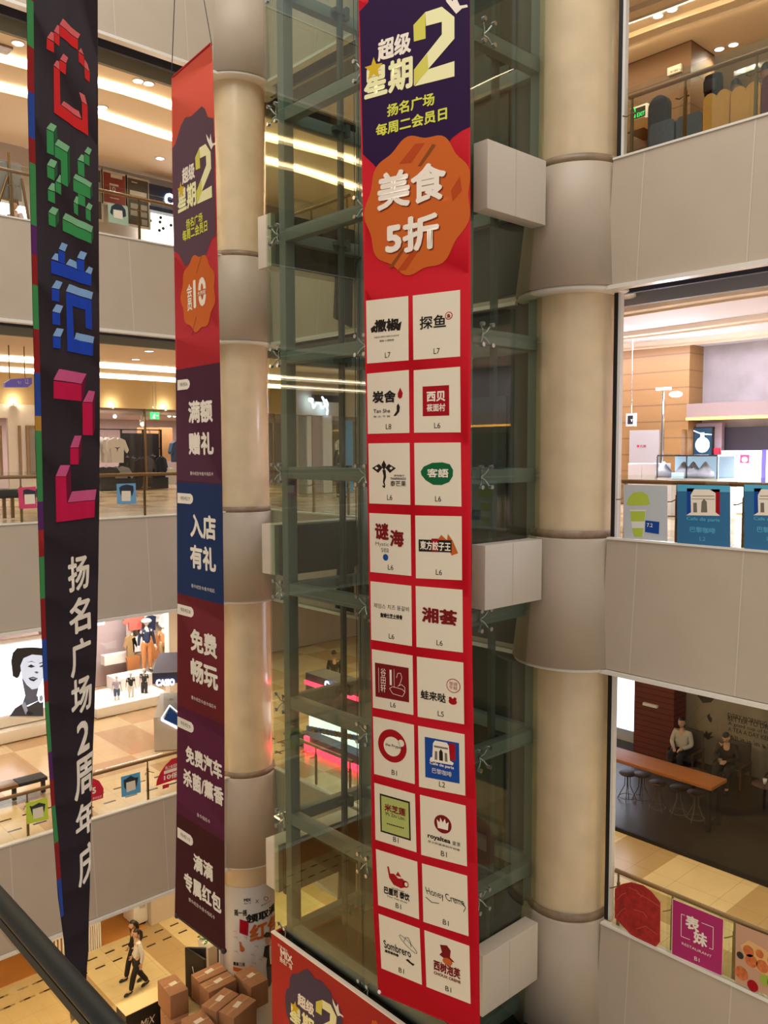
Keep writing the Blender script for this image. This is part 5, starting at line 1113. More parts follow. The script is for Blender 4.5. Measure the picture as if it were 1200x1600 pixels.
for k in range(14):
    u = 482+k*6; p = onx(u, 1138+k*1.2, Xn+.05); m.obox(p, (.05, .12, .12), 0, 'soft_black' if k % 3 else 'logo_blue')
m.build('goods', t)
P_ = onx(522, 1075, 18.5); Pf = onz(522, 1075, 6.4)
figure('person', 'person in dark suit seen from behind through the lift glass', 'person', (17.6, onx(522, 1040, 17.6).y, onx(522, 1018, 17.6).z-1.70), math.radians(60), 1.7, top='cloth_dark', legs='cloth_dark')
Yt = 22.0; P = Print(sheetY(Yt+.045)); P.line([(483, 622), (488, 630), (490, 638), (494, 630), (500, 630), (503, 638), (508, 634), (506, 624), (503, 620), (512, 640), (511, 648), (512, 630), (509, 624)], 2.2, 'neon_white', 1); P.blob(486, 625, 8, 7, 'neon_white', 1)
tag(P.mb.build('neon_script'), 'white handwritten neon sign glowing behind the lift glass', 'neon sign')
t = thing('storefront', (17.2, Yt+.1, 12.6), 'pale panelled shop front behind the lift on the middle gallery', 'shop front')
for u0, u1, mt in ((466, 478, 'grey'), (480, 487, 'shop_white'), (488, 503, 'shop_back'), (505, 519, 'shop_white'), (540, 552, 'st_blue')):
    a, b, c, d = RY(u0, 650 if mt != 'st_blue' else 657, u1, 735, Yt+.1); MB().box(a, b, Yt+.1, Yt+.2, 12.6, d, mt).build('panel', t)
a, b, c, d = RY(490, 618, 535, 628, Yt+.1); MB().box(a, b, Yt+.05, Yt+.2, c, d, 'kiosk_navy').build('sign_board', t)
a, b, c, d = RY(462, 600, 570, 650, Yt+.3); MB().box(a, b, Yt+.3, Yt+.4, c, 16.6, 'wall_plaster').build('bulkhead', t)
P_ = ony(530, 733, 19.5); figure('mannequin', 'white veiled figure standing behind the lift glass on the middle gallery', 'mannequin', (P_.x, 19.5, 12.6), math.radians(-60), 1.7, pose=ST, skin='mannequin', top='cloth_dark', legs='cloth_dark', hair='shirt_white', long_hair=True)
P = Print(sheetY(23.0)); P.text('bodystyle', 480, 303, 44, 14, 'text_grey', 1, 0, .2); tag(P.mb.build('wall_lettering'), 'thin grey wall lettering seen through the lift on the upper gallery', 'lettering')
a, b, c, d = RY(458, 240, 575, 380, 23.02); tag(MB().box(a, b, 23.02, 23.1, 18.33, 22.35, 'shop_white').build('white_hoarding'), 'plain white shop hoarding behind the lift on the upper gallery', 'hoarding')
# ================================================================== RIGHT GALLERIES
stripe_mat('wood_slats', '8a6636', '6a4a26', .42, .07, 2, .5, .10)
stripe_mat('wood_dark', '6e5138', '4a3422', .62, .05, 2, .5, .10)
mat('brick_dark', '5a2620', .8)
stripe_mat('brick_wall', '6a2a20', '3a1a16', .14, .16, 2, .8, .2)
# ---- upper gallery: wood wall, armchairs, exit sign
XW = 16.7; a, b, c, d = RX(985, 95, 1078, 240, XW)
struct(MB().box(XW, XW+1.0, a, 16, 18.33, 22.35, 'wood_dark'), 'wall_wood')
struct(MB().box(19.5, 19.7, -5, a+1.4, 18.33, 22.35, 'wall_plaster_cool'), 'wall_shop')
tag(MB().box(18.0, 18.05, -2, a-.3, 18.33, 21.9, 'shop_glass').box(17.98, 18.07, -2, a-.3, 21.9, 22.0, 'chrome').build('glass_partition'), 'glass partition with steel head rail behind the upper armchairs', 'glass partition')
t = thing('wall_sign', (XW-.06, onx(1055, 110, XW).y, 20), 'small white wall sign high on the dark timber wall', 'sign')
a, b, c, d = RX(1045, 104, 1066, 116, XW); MB().box(XW-.06, XW, a, b, c, d, 'white').build('plate', t)
P = Print(sheetX(XW-.065)); P.text('商户通道 →', 1055, 110, 15, 3.5, 'text_black', 1, 0); P.mb.build('lettering', t)
a, b, c, d = RX(985, 165, 1011, 187, XW-.5)
gmat('exit_glow', '20e060', .9)
t = thing('exit_sign', (XW-.5, a, c), 'black exit sign with green glowing EXIT beside the upper grey armchair', 'exit sign')
MB().box(XW-.5, XW-.40, a, b, c, d, 'white').box(XW-.51, XW-.5, a+.04, b-.04, c+.04, d-.04, 'black').box(XW-.41, XW+.01, a+.1, a+.14, d-.1, d-.06, 'white').build('lightbox', t)
P = Print(sheetX(XW-.515)); P.text('EXIT', 1001.5, 178, 12, 6.5, 'exit_glow', 1, .01); P.poly([(988, 169), (993, 168), (993, 184), (988, 185)], 'exit_glow', 1); P.poly([(989, 173), (992, 172), (991, 178), (992, 182), (989, 181)], 'black', 2); P.mb.build('lettering', t)
a, b, c, d = RX(985, 190, 1012, 206, XW-.55); tag(MB().box(XW-.7, XW-.02, a, b, c, d, 'wood_slats').build('timber_shelf'), 'light timber shelf below the exit sign', 'shelf')
mat('chair_grey', '5a6064', .9, noise=.1, nscale=30); mat('chair_grey_dark', '3d4246', .9); mat('sofa_orange', 'c98f3e', .85, noise=.05, nscale=20); mat('sofa_maroon', '5e2334', .85)
F1 = 18.31
def armchair(X, y0, y1, ztop, mt, label, arch=True, name='armchair'):
    t = thing(name, (X+.35, (y0+y1)/2, F1), label, 'armchair'); w = abs(y1-y0); yc = (y0+y1)/2; H_ = ztop-F1
    pl = lambda a, b, c: (X+c, yc+a, F1+b)
    pts = [(-w/2, .12), (w/2, .12)]
    if arch: pts += [(w/2*math.cos(k*PI/12), H_-w/2+w/2*math.sin(k*PI/12)) for k in range(13)]
    else: pts += [(w/2, H_-.06), (w/2-.05, H_), (-w/2+.05, H_), (-w/2, H_-.06)]
    MB().prism(pts, 0, .12, mt, pl).build('backrest', t)
    MB().obox((X+.42, yc, F1+.38), (.6, w*.96, .16), 0, mt, .04).build('seat', t)
    for s_ in (-1, 1): MB().obox((X+.40, yc+s_*(w/2-.02), F1+.5), (.56, .07, .30), 0, mt, .03).build('armrest', t)
    for sx in (.1, .68):
        for s_ in (-1, 1): MB().tube([(X+sx, yc+s_*(w/2-.06), F1+.3), (X+sx+(.04 if sx > .3 else -.04), yc+s_*(w/2-.03), F1)], .014, 'black', 6).build('leg', t)
    return t
def yr(u, v, X): return onx(u, v, X).y
armchair(12.9, yr(1043, 200, 12.9), yr(1012, 200, 12.9), onx(1028, 149, 12.9).z, 'chair_grey', 'tall dark grey chair with a rounded back behind the upper right railing')
armchair(12.2, yr(1053, 215, 12.2), yr(1014, 215, 12.2), onx(1032, 190, 12.2).z, 'chair_grey', 'low slate blue armchair in front of the tall rounded chair', False)
armchair(12.25, yr(1097, 200, 12.25), yr(1056, 200, 12.25), onx(1076, 178, 12.25).z, 'chair_grey', 'low slate blue armchair left of the orange seats', False)
def booth(X, u0, u1, vt, label, mt, lobes):
    y0, y1 = yr(u1, 190, X), yr(u0, 190, X); ztop = onx((u0+u1)/2, vt, X).z
    t = thing('booth_seat', (X+.3, (y0+y1)/2, F1), label, 'booth seat'); w = y1-y0; H_ = ztop-F1
    pl = lambda a, b, c: (X+c, y0+a, F1+b); pts = [(0, 0), (w, 0)]
    r = min(.13, w/4); pts += [(w-r+r*math.cos(k*PI/8), H_-.1+r*math.sin(k*PI/8)) for k in range(9)]+[(r+r*math.cos(k*PI/8), H_-.1+r*math.sin(k*PI/8)) for k in range(9)]
    MB().prism(pts, 0, .14, mt, pl).build('backrest', t); MB().obox((X+.42, (y0+y1)/2, F1+.24), (.62, w*.97, .46), 0, mt, .04).build('seat', t)
    return t
booth(12.25, 1098, 1139, 143, 'mustard orange booth seat with wavy top, left of the two', 'sofa_orange', 2)
booth(12.1, 1141, 1187, 132, 'mustard orange booth seat with wavy top, right of the two', 'sofa_orange', 2)
booth(12.1, 1189, 1230, 112, 'dark maroon booth seat at the right edge', 'sofa_maroon', 2)
P_ = onx(1115, 146, 12.75); t = thing('backpack', P_, 'black backpack propped on the left orange seat', 'bag')
MB().obox((P_.x, P_.y, P_.z+.10), (.18, .27, .38), 0, 'jacket_black', .08).build('body', t); MB().obox((P_.x-.12, P_.y, P_.z+.08), (.08, .2, .2), 0, 'soft_black', .04).build('pocket', t); MB().tube([(P_.x, P_.y-.05, P_.z+.34), (P_.x, P_.y, P_.z+.42), (P_.x, P_.y+.05, P_.z+.34)], .012, 'soft_black', 6).build('strap', t)
mat('cloth_indigo', '38345e', .85); mat('cloth_plum', '6a2850', .85)
def seated(X, u, v, label, top, h=1.65, rz=0): y = yr(u, v, X); figure('person', label, 'person', (X, y, F1+.0), rz, h, pose=SIT, top=top, legs='cloth_dark')
seated(12.85, 1150, 130, 'person in indigo jacket sitting on the right orange seat', 'cloth_indigo', 1.72, .4)
seated(13.9, 1128, 130, 'person in dark blue top sitting beyond the left orange seat', 'sign_navy', 1.7, -.5)
seated(12.8, 1196, 120, 'person in plum coat at the right edge of the upper gallery', 'cloth_plum', 1.8, .2)
# ---- middle gallery: the café
XC = 20.5
mat('cafe_plaster', '8f8683', .85, noise=.22, nscale=1.3)
struct(MB().box(XC, XC+.2, -5, 16, 14.55, 16.6, 'cafe_plaster'), 'wall_plaster')
yc_ = onx(1080, 600, XC-.6).y
struct(MB().box(XC-.7, XC, yc_, 16, 12.6, 16.6, 'wood_slats'), 'wall_wood')
a, b, c, d = RX(1056, 550, 1080, 700, XC-.7)
y2 = onx(1072, 700, XC-.9).y+.1
struct(MB().box(XC-.95, XC-.7, y2, 16, 12.6, 14.5, 'wood_slats'), 'wall_wood')
zt_ = onx(1130, 630, XC-.5).z; zb_ = onx(1130, 656, XC-.5).z; yl = onx(1040, 640, XC-.5).y
mat('brown_band', '7d6a62', .5); gmat('led_yellow', 'ffb840', 4); mat('kitchen_dark', '241c2a', .5); mat('mauve_wall', '8d7c84', .6); mat('door_grey', '9a9692', .5)
t = thing('cafe_canopy', (XC-.6, 4, zb_), 'long brown canopy band with yellow light line over the café kitchen', 'canopy')
MB().box(XC-.9, XC-.3, -5, yc_-.05, zb_+.06, zt_, 'brown_band').build('fascia', t); MB().box(XC-.92, XC-.88, -5, yc_-.05, zb_, zb_+.06, 'led_yellow').build('light_line', t)
struct(MB().box(XC-.1, XC+.1, -5, yc_, 12.6, 14.55, 'kitchen_dark'), 'wall_shop')
a, b, c, d = RX(1073, 661, 1127, 760, XC-.3); tag(MB().box(XC-.3, XC-.15, a, b, 12.6, d, 'mauve_wall').build('pilaster'), 'mauve wall panel carrying the drinks screen', 'wall panel')
a, b, c, d = RX(1083, 667, 1113, 712, XC-.42); mat('screen_blue', '16384e', .3, emit=.6)
t = thing('menu_screen', (XC-.42, a, c), 'framed blue screen showing a white drinks flask on the mauve panel', 'screen'); MB().box(XC-.42, XC-.31, a, b, c, d, 'black').build('frame', t)
P = Print(sheetX(XC-.425)); P.rect(1098, 689.5, 27, 41, 'screen_blue', 0); P.blob(1097.5, 695, 22, 24, 'lightbox_sign', 1); P.rect(1097.5, 680, 6, 8, 'lightbox_sign', 1); P.line([(1084, 673), (1096, 678), (1112, 679)], 1.4, 'lightbox_sign', 1); P.mb.build('picture', t)
a, b, c, d = RX(1115, 700, 1124, 709, XC-.36); tag(MB().box(XC-.36, XC-.31, a, b, c, d, 'st_red').build('notice_sign'), 'small red notice beside the drinks screen', 'sign')
a, b, c, d = RX(982, 672, 1028, 765, XC-1.05); t = thing('service_door', (XC-1.05, a, 12.6), 'plain grey service door in the slatted timber wall', 'door'); MB().box(XC-1.02, XC-.96, a, b, 12.6, d, 'door_grey').build('leaf', t)
P = Print(sheetX(XC-1.04)); P.blob(997, 697, 4, 4, 'st_red', 1); P.text('员工通道', 1005, 697, 9, 4, 'text_red', 1, .02); P.mb.build('lettering', t)
a, b, c, d = RX(978, 646, 992, 666, 17.5); t = thing('exit_sign', (17.5, a, c), 'edge of a black sign box hanging by the café column', 'exit sign'); MB().box(17.5, 17.58, a, b, c, d, 'white').box(17.49, 17.5, a+.05, b-.05, c+.05, d-.05, 'black').build('lightbox', t)
P = Print(sheetX(17.485)); P.text('Y', 987, 657, 3, 4, 'exit_white', 1, .03); P.mb.build('lettering', t); MB().tube([(17.54, (a+b)/2, d), (17.54, (a+b)/2, 16.58)], .012, 'chrome', 6).build('rod', t)
# lamp on a pole
XP = 17.7; p0, p1 = onx(1036.5, 612, XP), onx(1036.5, 720, XP)
t = thing('flood_lamp', (XP, p0.y, 12.6), 'bright white flood lamp on a slim steel pole above the glass case', 'lamp')
MB().tube([(XP, p0.y, 12.62), (XP, p0.y, p0.z)], .035, 'chrome', 10).build('pole', t)
q = onx(1026, 608, XP); r_ = onx(1054, 613, XP); MB().box(XP-.04, XP+.04, r_.y+.1, q.y, q.z-.03, q.z+.03, 'white').build('arm', t)
gmat('flood_glow', 'f6f4ff', 40); m = MB(); m.sphere((XP, onx(1056, 616, XP).y, onx(1056, 616, XP).z), .16, 'flood_glow', 14, (.7, .9, .4)); m.build('lamp_head', t)
point('flood_lamp_light', (XP-.3, onx(1056, 616, XP).y, onx(1056, 624, XP).z-.15), 120, (.86, .88, 1), .12)
# glass cake case and counters
XK = 16.5; a, b, c, d = RX(1027, 713, 1121, 752, XK)
mat('case_light', 'b8d4e8', .4, emit=.55)
t = thing('display_case', (XK+.4, (a+b)/2, 12.6), 'lit glass cake display case on the café counter', 'display case')
MB().box(XK, XK+.9, a, b, 12.6, c+.06, 'white').build('base', t); MB().box(XK+.75, XK+.9, a, b, c+.06, d, 'case_light').build('back', t); MB().box(XK, XK+.02, a, b, c+.06, d, 'shop_glass').build('front_glass', t); MB().box(XK-.01, XK+.9, a, b, d, d+.03, 'chrome').build('top_frame', t)
for yy in (a, (a+b)/2, b): MB().box(XK-.01, XK+.02, yy-.012, yy+.012, c+.06, d, 'chrome').build('upright', t)
mat('food_white', 'e8eef4', .5)
for i, (u, nm) in enumerate(((1037, 'leftmost'), (1068, 'tallest, in the middle'), (1083, 'beside the dark bottle'), (1102, 'rightmost'))):
    p = onx(u, 744, XK+.3); tag(MB().lathe((XK+.3, p.y, c+.07), [(0, .34), (.03, .32), (.14, .16), (.18, .12), (.18, 0), (0, 0)], 'food_white', 16).build('cake_dome'), 'white cake dome in the glass display case, %s' % nm, 'cake dome', 'domes in the display case')
p = onx(1081, 744, XK+.2); tag(MB().lathe((XK+.2, p.y, c+.07), [(0, 0), (.035, 0), (.035, .12), (.012, .17), (.012, .22), (0, .22)], 'black', 10).build('bottle'), 'small dark bottle in the glass display case', 'bottle')
a, b, c, d = RX(1049, 738, 1068, 748, XK-.05); tag(MB().box(XK-.05, XK-.03, a, b, c, d, 'case_light').build('price_board'), 'small pale green board leaning on the glass case', 'sign')
a, b, c, d = RX(981, 724, 1026, 760, XK+.2); t = thing('counter', (XK+.4, (a+b)/2, 12.6), 'low white two-door counter left of the glass case', 'counter')
MB().box(XK+.2, XK+.8, a, b, 12.6, d, 'white', .01).build('body', t); MB().box(XK+.185, XK+.2, a+.03, (a+b)/2-.01, 12.7, d-.04, 'white').build('door', t); MB().box(XK+.185, XK+.2, (a+b)/2+.01, b-.03, 12.7, d-.04, 'white').build('door', t)
XM = 18; a, b, c, d = RX(1127, 704, 1190, 760, XM); gmat('menu_glow', 'fbf6ff', 2.6)
t = thing('menu_lightbox', (XM, (a+b)/2, 12.6), 'glowing white menu board with pink cup logo', 'menu board'); MB().box(XM, XM+.12, a, b, 12.62, d, 'menu_glow').build('lightbox', t)
P = Print(sheetX(XM-.005)); P.rect(1163.5, 717, 15, 14, 'st_pink', 0); P.blob(1163.5, 718, 9, 8, 'menu_glow', 1); P.mb.build('logo', t)
a, b, c, d = RX(1197, 704, 1260, 760, XM); t = thing('menu_lightbox', (XM, (a+b)/2, 12.6), 'glowing white menu board cut by the right edge of the photo', 'menu board'); MB().box(XM, XM+.12, a, b, 12.62, d, 'menu_glow').build('lightbox', t)
a, b, c, d = RX(1190, 704, 1197, 760, XM); tag(MB().box(XM-.02, XM+.14, a, b, 12.6, d+.02, 'sign_purple').build('divider_post'), 'purple post between the two glowing menu boards', 'post')
# posters on the café balustrade
mat('poster_blue', '2c6e9e', .5); mat('poster_cyan', '58b4d8', .5); mat('green_drink', 'b8cc4a', .5); mat('poster_frost', 'c4cad0', .6)
SR = sheetX(XR+.018)
def balustrade_poster(u0, u1, va, vb, label, sh=0):
    P = Print(SR); P.poly([(u0, va), (u1, va+2), (u1, vb+6), (u0, vb)], 'poster_blue', 0)
    f = lambda x, y: (u0+(x-527)/277*83.0, 757+(y-1125)/3.33)
    P.poly([f(527, 1125), f(803, 1132), f(803, 1165), f(527, 1160)], 'poster_cyan', 1)
    P.poly([f(578, 1145), f(618, 1145), f(618, 1285), f(578, 1285)], 'logo_blue', 1); P.poly([f(700, 1150), f(750, 1150), f(750, 1285), f(700, 1285)], 'logo_red', 1)
    P.poly([f(574, 1285), f(600, 1270), f(598, 1180), f(615, 1150), f(700, 1152), f(728, 1170), f(728, 1270), f(752, 1288)], 'b3_white', 2)
    P.poly([f(652, 1270), f(655, 1215), f(668, 1200), f(682, 1215), f(685, 1270)], 'text_grey', 3)
    P.poly([f(612, 1270), f(612, 1220), f(630, 1220), f(632, 1270)], 'text_grey', 3); P.line([f(608, 1185), f(722, 1185)], 1, 'text_grey', 3); P.line([f(604, 1200), f(724, 1202)], .8, 'text_grey', 3)
    P.text('Cafe de paris', *f(662, 1308), 52, 7, 'poster_cyan', 2, .02); P.text('巴黎咖啡', *f(660, 1362), 40, 9, 'poster_cyan', 2, .02); P.text('L2', *f(660, 1408), 9, 6, 'poster_cyan', 2, 0)
    tag(P.mb.build('balustrade_poster'), label, 'poster')
balustrade_poster(1058, 1141, 757, 852, 'blue café poster with white triumphal arch, whole, on the café balustrade')
balustrade_poster(1163, 1246, 759, 860, 'blue café poster with white arch cut by the right edge')
P = Print(SR); P.poly([(974, 757), (1043, 759), (1043, 846), (974, 841)], 'poster_frost', 0)
g = lambda x, y: (900+x/3.333, 420+y/3.333)
P.poly([g(262, 1225), g(275, 1190), g(300, 1165), g(345, 1160), g(375, 1180), g(385, 1225), g(365, 1232), g(280, 1232)], 'green_drink', 1); P.poly([g(280, 1255), g(365, 1255), g(350, 1395), g(300, 1395)], 'white', 1); P.poly([g(282, 1262), g(362, 1262), g(357, 1315), g(288, 1315)], 'green_drink', 2); P.poly([g(292, 1350), g(352, 1350), g(346, 1395), g(302, 1395)], 'green_drink', 2)
P.poly([g(362, 1310), g(435, 1318), g(432, 1382), g(360, 1370)], 'logo_blue', 3); P.text('7.2', *g(385, 1335), 9, 6, 'white', 4, .02)
tag(P.mb.build('balustrade_poster'), 'frosted poster of a green iced drink and small blue tag', 'poster')
# ---- lowest gallery: the dark tea room
stripe_mat('planks', 'b06c34', '4a2e18', .3, .02, 0, .5, .15, nscale=(2, 14, 14))
mat('tea_floor', '292422', .35, noise=.2, nscale=1.5); mat('tea_wall', '8a7f6a', .8, noise=.08, nscale=2); mat('tea_dark', '1c1817', .7)
struct(MB().box(14.52, 27, -5, 12.6, 6.38, 6.405, 'tea_floor'), 'floor')
struct(MB().box(19.2, 19.4, -5, 12.6, 6.4, 10.75, 'tea_wall'), 'wall_tea')
struct(MB().box(14.6, 19.2, -5, 12.6, 10.55, 10.74, 'tea_dark'), 'ceiling')
yb0, yb1 = onx(1052, 1150, 18.6).y, onx(990, 1150, 18.6).y
struct(MB().box(18.6, 19.2, yb0, yb1, 6.4, 10.6, 'brick_wall'), 'wall_brick')
y_w = yb1
gmat('window_sky', 'dfe6ff', 2.2); tag(MB().box(18.7, 18.8, yb1, yb1+3, 6.9, 10.4, 'window_sky').build('bright_window'), 'bright bluish window at the end of the dark tea room', 'window')
tag(MB().box(14.48, 14.50, -4, 10.5, 6.45, 10.5, 'shop_glass').box(14.46, 14.52, -4, 10.5, 6.38, 6.46, 'black').build('shop_window'), 'clear glass front of the dark tea room', 'glass')
a, b, c, d = RX(1005, 1100, 1027, 1104, 18.55); tag(MB().box(18.52, 18.6, a, b, c, d, 'white').build('wall_lamp'), 'slim white bar on the dark brick wall', 'wall light')
S_ = sheetX(19.19); P = Print(S_)
for pts in ([(1062, 1150), (1090, 1105), (1125, 1070)], [(1078, 1140), (1100, 1120), (1115, 1112)], [(1118, 1122), (1122, 1140), (1116, 1155)]): P.line(pts, .7, 'text_grey', 1)
k = lambda x, y: (960+x/4.704, 1040+y/4.704)
P.poly([k(640, 490), k(665, 500), k(675, 475), k(690, 500), k(720, 485), k(705, 520), k(735, 520), k(690, 545), k(655, 520)], 'tea_dark', 1); P.poly([k(680, 370), k(700, 350), k(705, 375), k(720, 390), k(710, 420), k(690, 400)], 'tea_dark', 1)
P.poly([k(610, 220), k(640, 180), k(660, 210), k(690, 170), k(700, 215), k(740, 235), k(710, 270), k(650, 275)], 'letter_grey', 1)
for s_, y_, w in (('EVERY MORNING IS', 382, 70), ('BETTER TO DRINK', 408, 80), ('A good cup of fresh tea', 452, 90), ('A TEA A DAY KEEPS ALL', 492, 90)): P.text(s_, *k(830+w*2.35, y_+w*.25), w, 7, 'tea_dark', 1, 0)
P.text('All it is in a leaf', 1178, 1161, 78, 8, 'tea_dark', 1, 0, .3)
tag(P.mb.build('wall_mural'), 'faded drawing of leaves and lines of lettering on the dark wall', 'mural')
area('tea_room_fill', (16.6, 6.5, 10.5), (1.2, 6), 26, (1, .86, .68))  # dim fill added to lift the tea room wall, no fixture
# long table
t = thing('long_table', (16.0, 9.2, 6.4), 'long plank table with black steel legs in the dark tea room', 'table')
MB().box(15.62, 16.28, 7.5, 11.4, 7.29, 7.36, 'planks', .008).build('table_top', t)
for yy in (7.6, 11.2):
    for xx in (15.72, 16.18): MB().box(xx-.04, xx+.04, yy-.04, yy+.04, 6.41, 7.29, 'tea_dark').build('leg', t)
MB().box(15.70, 16.20, 7.58, 7.62, 6.5, 6.56, 'tea_dark').build('stretcher', t)
mat('stool_wire', '6a6660', .4, .6); mat('stool_wood', '4a3222', .6)
def stool():
    t = thing('stool', (0, 0, 0), 'x', 'stool', 'stools along the long table')
    MB().lathe((0, 0, .55), [(0, .04), (.17, .04), (.185, .02), (.17, 0), (0, 0)], 'stool_wood', 20).build('seat', t)
    for k_ in range(4):
        a = k_*PI/2+.4; MB().tube([(.05*math.cos(a), .05*math.sin(a), .55), (.06*math.cos(a), .06*math.sin(a), .3), (.2*math.cos(a), .2*math.sin(a), 0)], .01, 'stool_wire', 6).build('leg', t)
    m = MB(); m.tube([(.17*math.cos(k_*PI/10), .17*math.sin(k_*PI/10), .05) for k_ in range(21)], .008, 'stool_wire', 5, False); m.build('foot_ring', t)
    return t
proto = None
for i, (u, v, nm) in enumerate(((980, 1248, 'by the bright window'), (1002, 1250, 'second from the bright window'), (1027, 1264, 'left of the middle two'), (1060, 1272, 'right of the middle two'), (1087, 1281, 'at the near end'))):
    p = onz(u, v, 6.405); l = 'round stool tucked at the long table, %s' % nm
    if proto is None: proto = stool(); proto.location = p; proto['label'] = l
    else: dup(proto, p, .3*i, l)
def tearoom_chair(P, rz, label):
    t = thing('armchair', P, label, 'armchair'); R = Matrix.Rotation(rz, 3, 'Z'); O = Vector(P)
    def b(c, s_, m_, nm): MB().obox(O+R @ Vector(c), s_, rz, m_, .03).build(nm, t)
    b((0, 0, .38), (.6, .6, .16), 'chair_leather', 'seat'); b((.27, 0, .68), (.1, .6, .5), 'chair_leather', 'backrest')
    for s_ in (-1, 1):
        b((0, s_*.31, .5), (.58, .05, .06), 'stool_wood', 'armrest')
        for sx in (-.26, .26): b((sx, s_*.31, .25), (.05, .05, .5), 'stool_wood', 'leg')
mat('chair_leather', '3c3630', .5)
for (u, v, nm) in ((1073, 1215, 'behind the man in the white top'), (1145, 1222, 'behind the man in dark clothes'), (1177, 1225, 'empty, right of the two seated people')):
    p = onz(u, v, 6.41); p.y = {1073: onx(1066, 1180, 18.3).y, 1145: onx(1136, 1190, 18.2).y, 1177: onx(1136, 1190, 18.2).y-1.15}[u]; p.x = 18.45; tearoom_chair(p, 0 if 'empty' not in nm else .2, 'dark leather armchair %s' % nm)
mat('cloth_cream', 'b8b2a4', .85)
p = onx(1066, 1190, 18.2); figure('person', 'man in white long-sleeved top sitting beyond the long table', 'person', (18.3, onx(1066, 1180, 18.3).y, 6.42), math.radians(185), 1.72, pose=SIT, top='cloth_cream', legs='cloth_dark')
SITD = dict(SIT); SITD.update(neck=(.06, 0, 1.0), skull=(.11, 0, 1.05), wrL=(.30, .05, .66), wrR=(.30, -.05, .66))
figure('person', 'person in dark shirt looking down at a phone, right of the man in white', 'person', (18.2, onx(1136, 1190, 18.2).y, 6.42), math.radians(190), 1.72, pose=SITD, top='cloth_dark', legs='cloth_dark', headtilt=.5)
yph = onx(1136, 1190, 18.2).y; tag(MB().obox((17.86, yph, 7.12), (.10, .07, .012), .2, 'grey').build('phone'), 'phone held by the person in the dark shirt', 'phone')
t = thing('coffee_table', (17.3, onx(1125, 1215, 17.3).y, 6.41), 'low dark round table before the person in the dark shirt', 'table'); yy = t.location.y
MB().lathe((17.2, yy+.55, 6.41), [(0, .50), (.33, .50), (.33, .46), (0, .46)], 'stool_wood', 24).build('table_top', t); MB().tube([(17.2, yy+.55, 6.41), (17.2, yy+.55, 6.88)], .03, 'tea_dark', 8).build('pedestal', t)
p = onz(1195, 1225, 6.95); tag(MB().lathe((p.x, p.y, 6.95), [(0, 0), (.03, 0), (.045, .11), (.04, .11), (.0, .1)], 'white', 12).build('paper_cup'), 'white paper cup at the right edge of the tea room', 'cup')
t2 = thing('side_table', (p.x, p.y, 6.41), 'small dark table holding the white paper cup', 'table'); MB().lathe((p.x, p.y, 6.41), [(0, .54), (.25, .54), (.25, .50), (0, .50)], 'stool_wood', 20).build('table_top', t2); MB().tube([(p.x, p.y, 6.41), (p.x, p.y, 6.92)], .03, 'tea_dark', 8).build('pedestal', t2)
tag(MB().box(15.2, 15.24, -4, 10, 10.42, 10.46, 'lightbox_sign').build('tube_lamp'), 'thin bright line lamp high in the dark tea room', 'lamp') if False else None
# posters on the lowest right balustrade
mat('meat_red', 'a81c1c', .5, noise=.35, nscale=9); mat('meat_light', 'cc5a4a', .5); mat('magenta', 'b01868', .5); mat('dish_orange', 'cc6a34', .5, noise=.3, nscale=14); mat('dish_cream', 'e0b070', .5); mat('dish_green', '9ab03c', .5); mat('dish_plate', 'c89a7c', .6)
w_ = lambda x, y: (940+x/4.615, 1330+y/4.615)
P = Print(SR); P.poly([w_(95, 230), w_(420, 330), w_(420, 690), w_(120, 560), w_(95, 490)], 'card_paper', -1) if False else None
P.poly([w_(95, 270), w_(150, 235), w_(215, 222), w_(300, 245), w_(360, 290), w_(425, 370), w_(422, 655), w_(390, 690), w_(300, 650), w_(210, 600), w_(110, 495), w_(95, 480)], 'meat_red', 1)
for pts in ([(110, 350), (150, 310), (180, 300)], [(110, 470), (140, 430), (170, 410)], [(250, 300), (330, 340), (420, 400)], [(230, 420), (300, 440), (330, 480)], [(250, 560), (320, 540), (400, 600)], [(200, 260), (260, 290), (290, 330)]): P.line([w_(*q_) for q_ in pts], .9, 'meat_light', 2)
tag(P.mb.build('balustrade_poster'), 'poster of marbled red meat on the lowest right balustrade', 'poster')
P = Print(SR); P.poly([w_(510, 340), w_(880, 490), w_(868, 905), w_(503, 745)], 'card_paper', 0); P.poly([w_(514, 346), w_(878, 494), w_(866, 898), w_(508, 740)], 'magenta', 1)
P.text('表', *w_(655, 520), 22, 22, 'b3_white', 3, .04); P.text('妹', *w_(712, 630), 22, 22, 'b3_white', 3, .04)
P.line([w_(602, 462), w_(576, 452), w_(574, 612), w_(638, 638)], .9, 'b3_white', 3); P.line([w_(722, 515), w_(806, 548), w_(804, 708), w_(776, 698)], .9, 'b3_white', 3)
P.text('RESTAURANT', *w_(685, 710), 47, 4, 'b3_white', 3, 0); P.text('B1', *w_(688, 778), 8, 6, 'b3_white', 3, 0)
tag(P.mb.build('balustrade_poster'), 'magenta restaurant poster with white brush characters', 'poster')
P = Print(SR); P.poly([w_(968, 520), w_(1290, 640), w_(1290, 1080), w_(962, 945)], 'dish_plate', 0)
P.poly([w_(1000, 680), w_(1060, 640), w_(1150, 690), w_(1250, 760), w_(1280, 900), w_(1180, 900), w_(1050, 800)], 'dish_cream', 2)
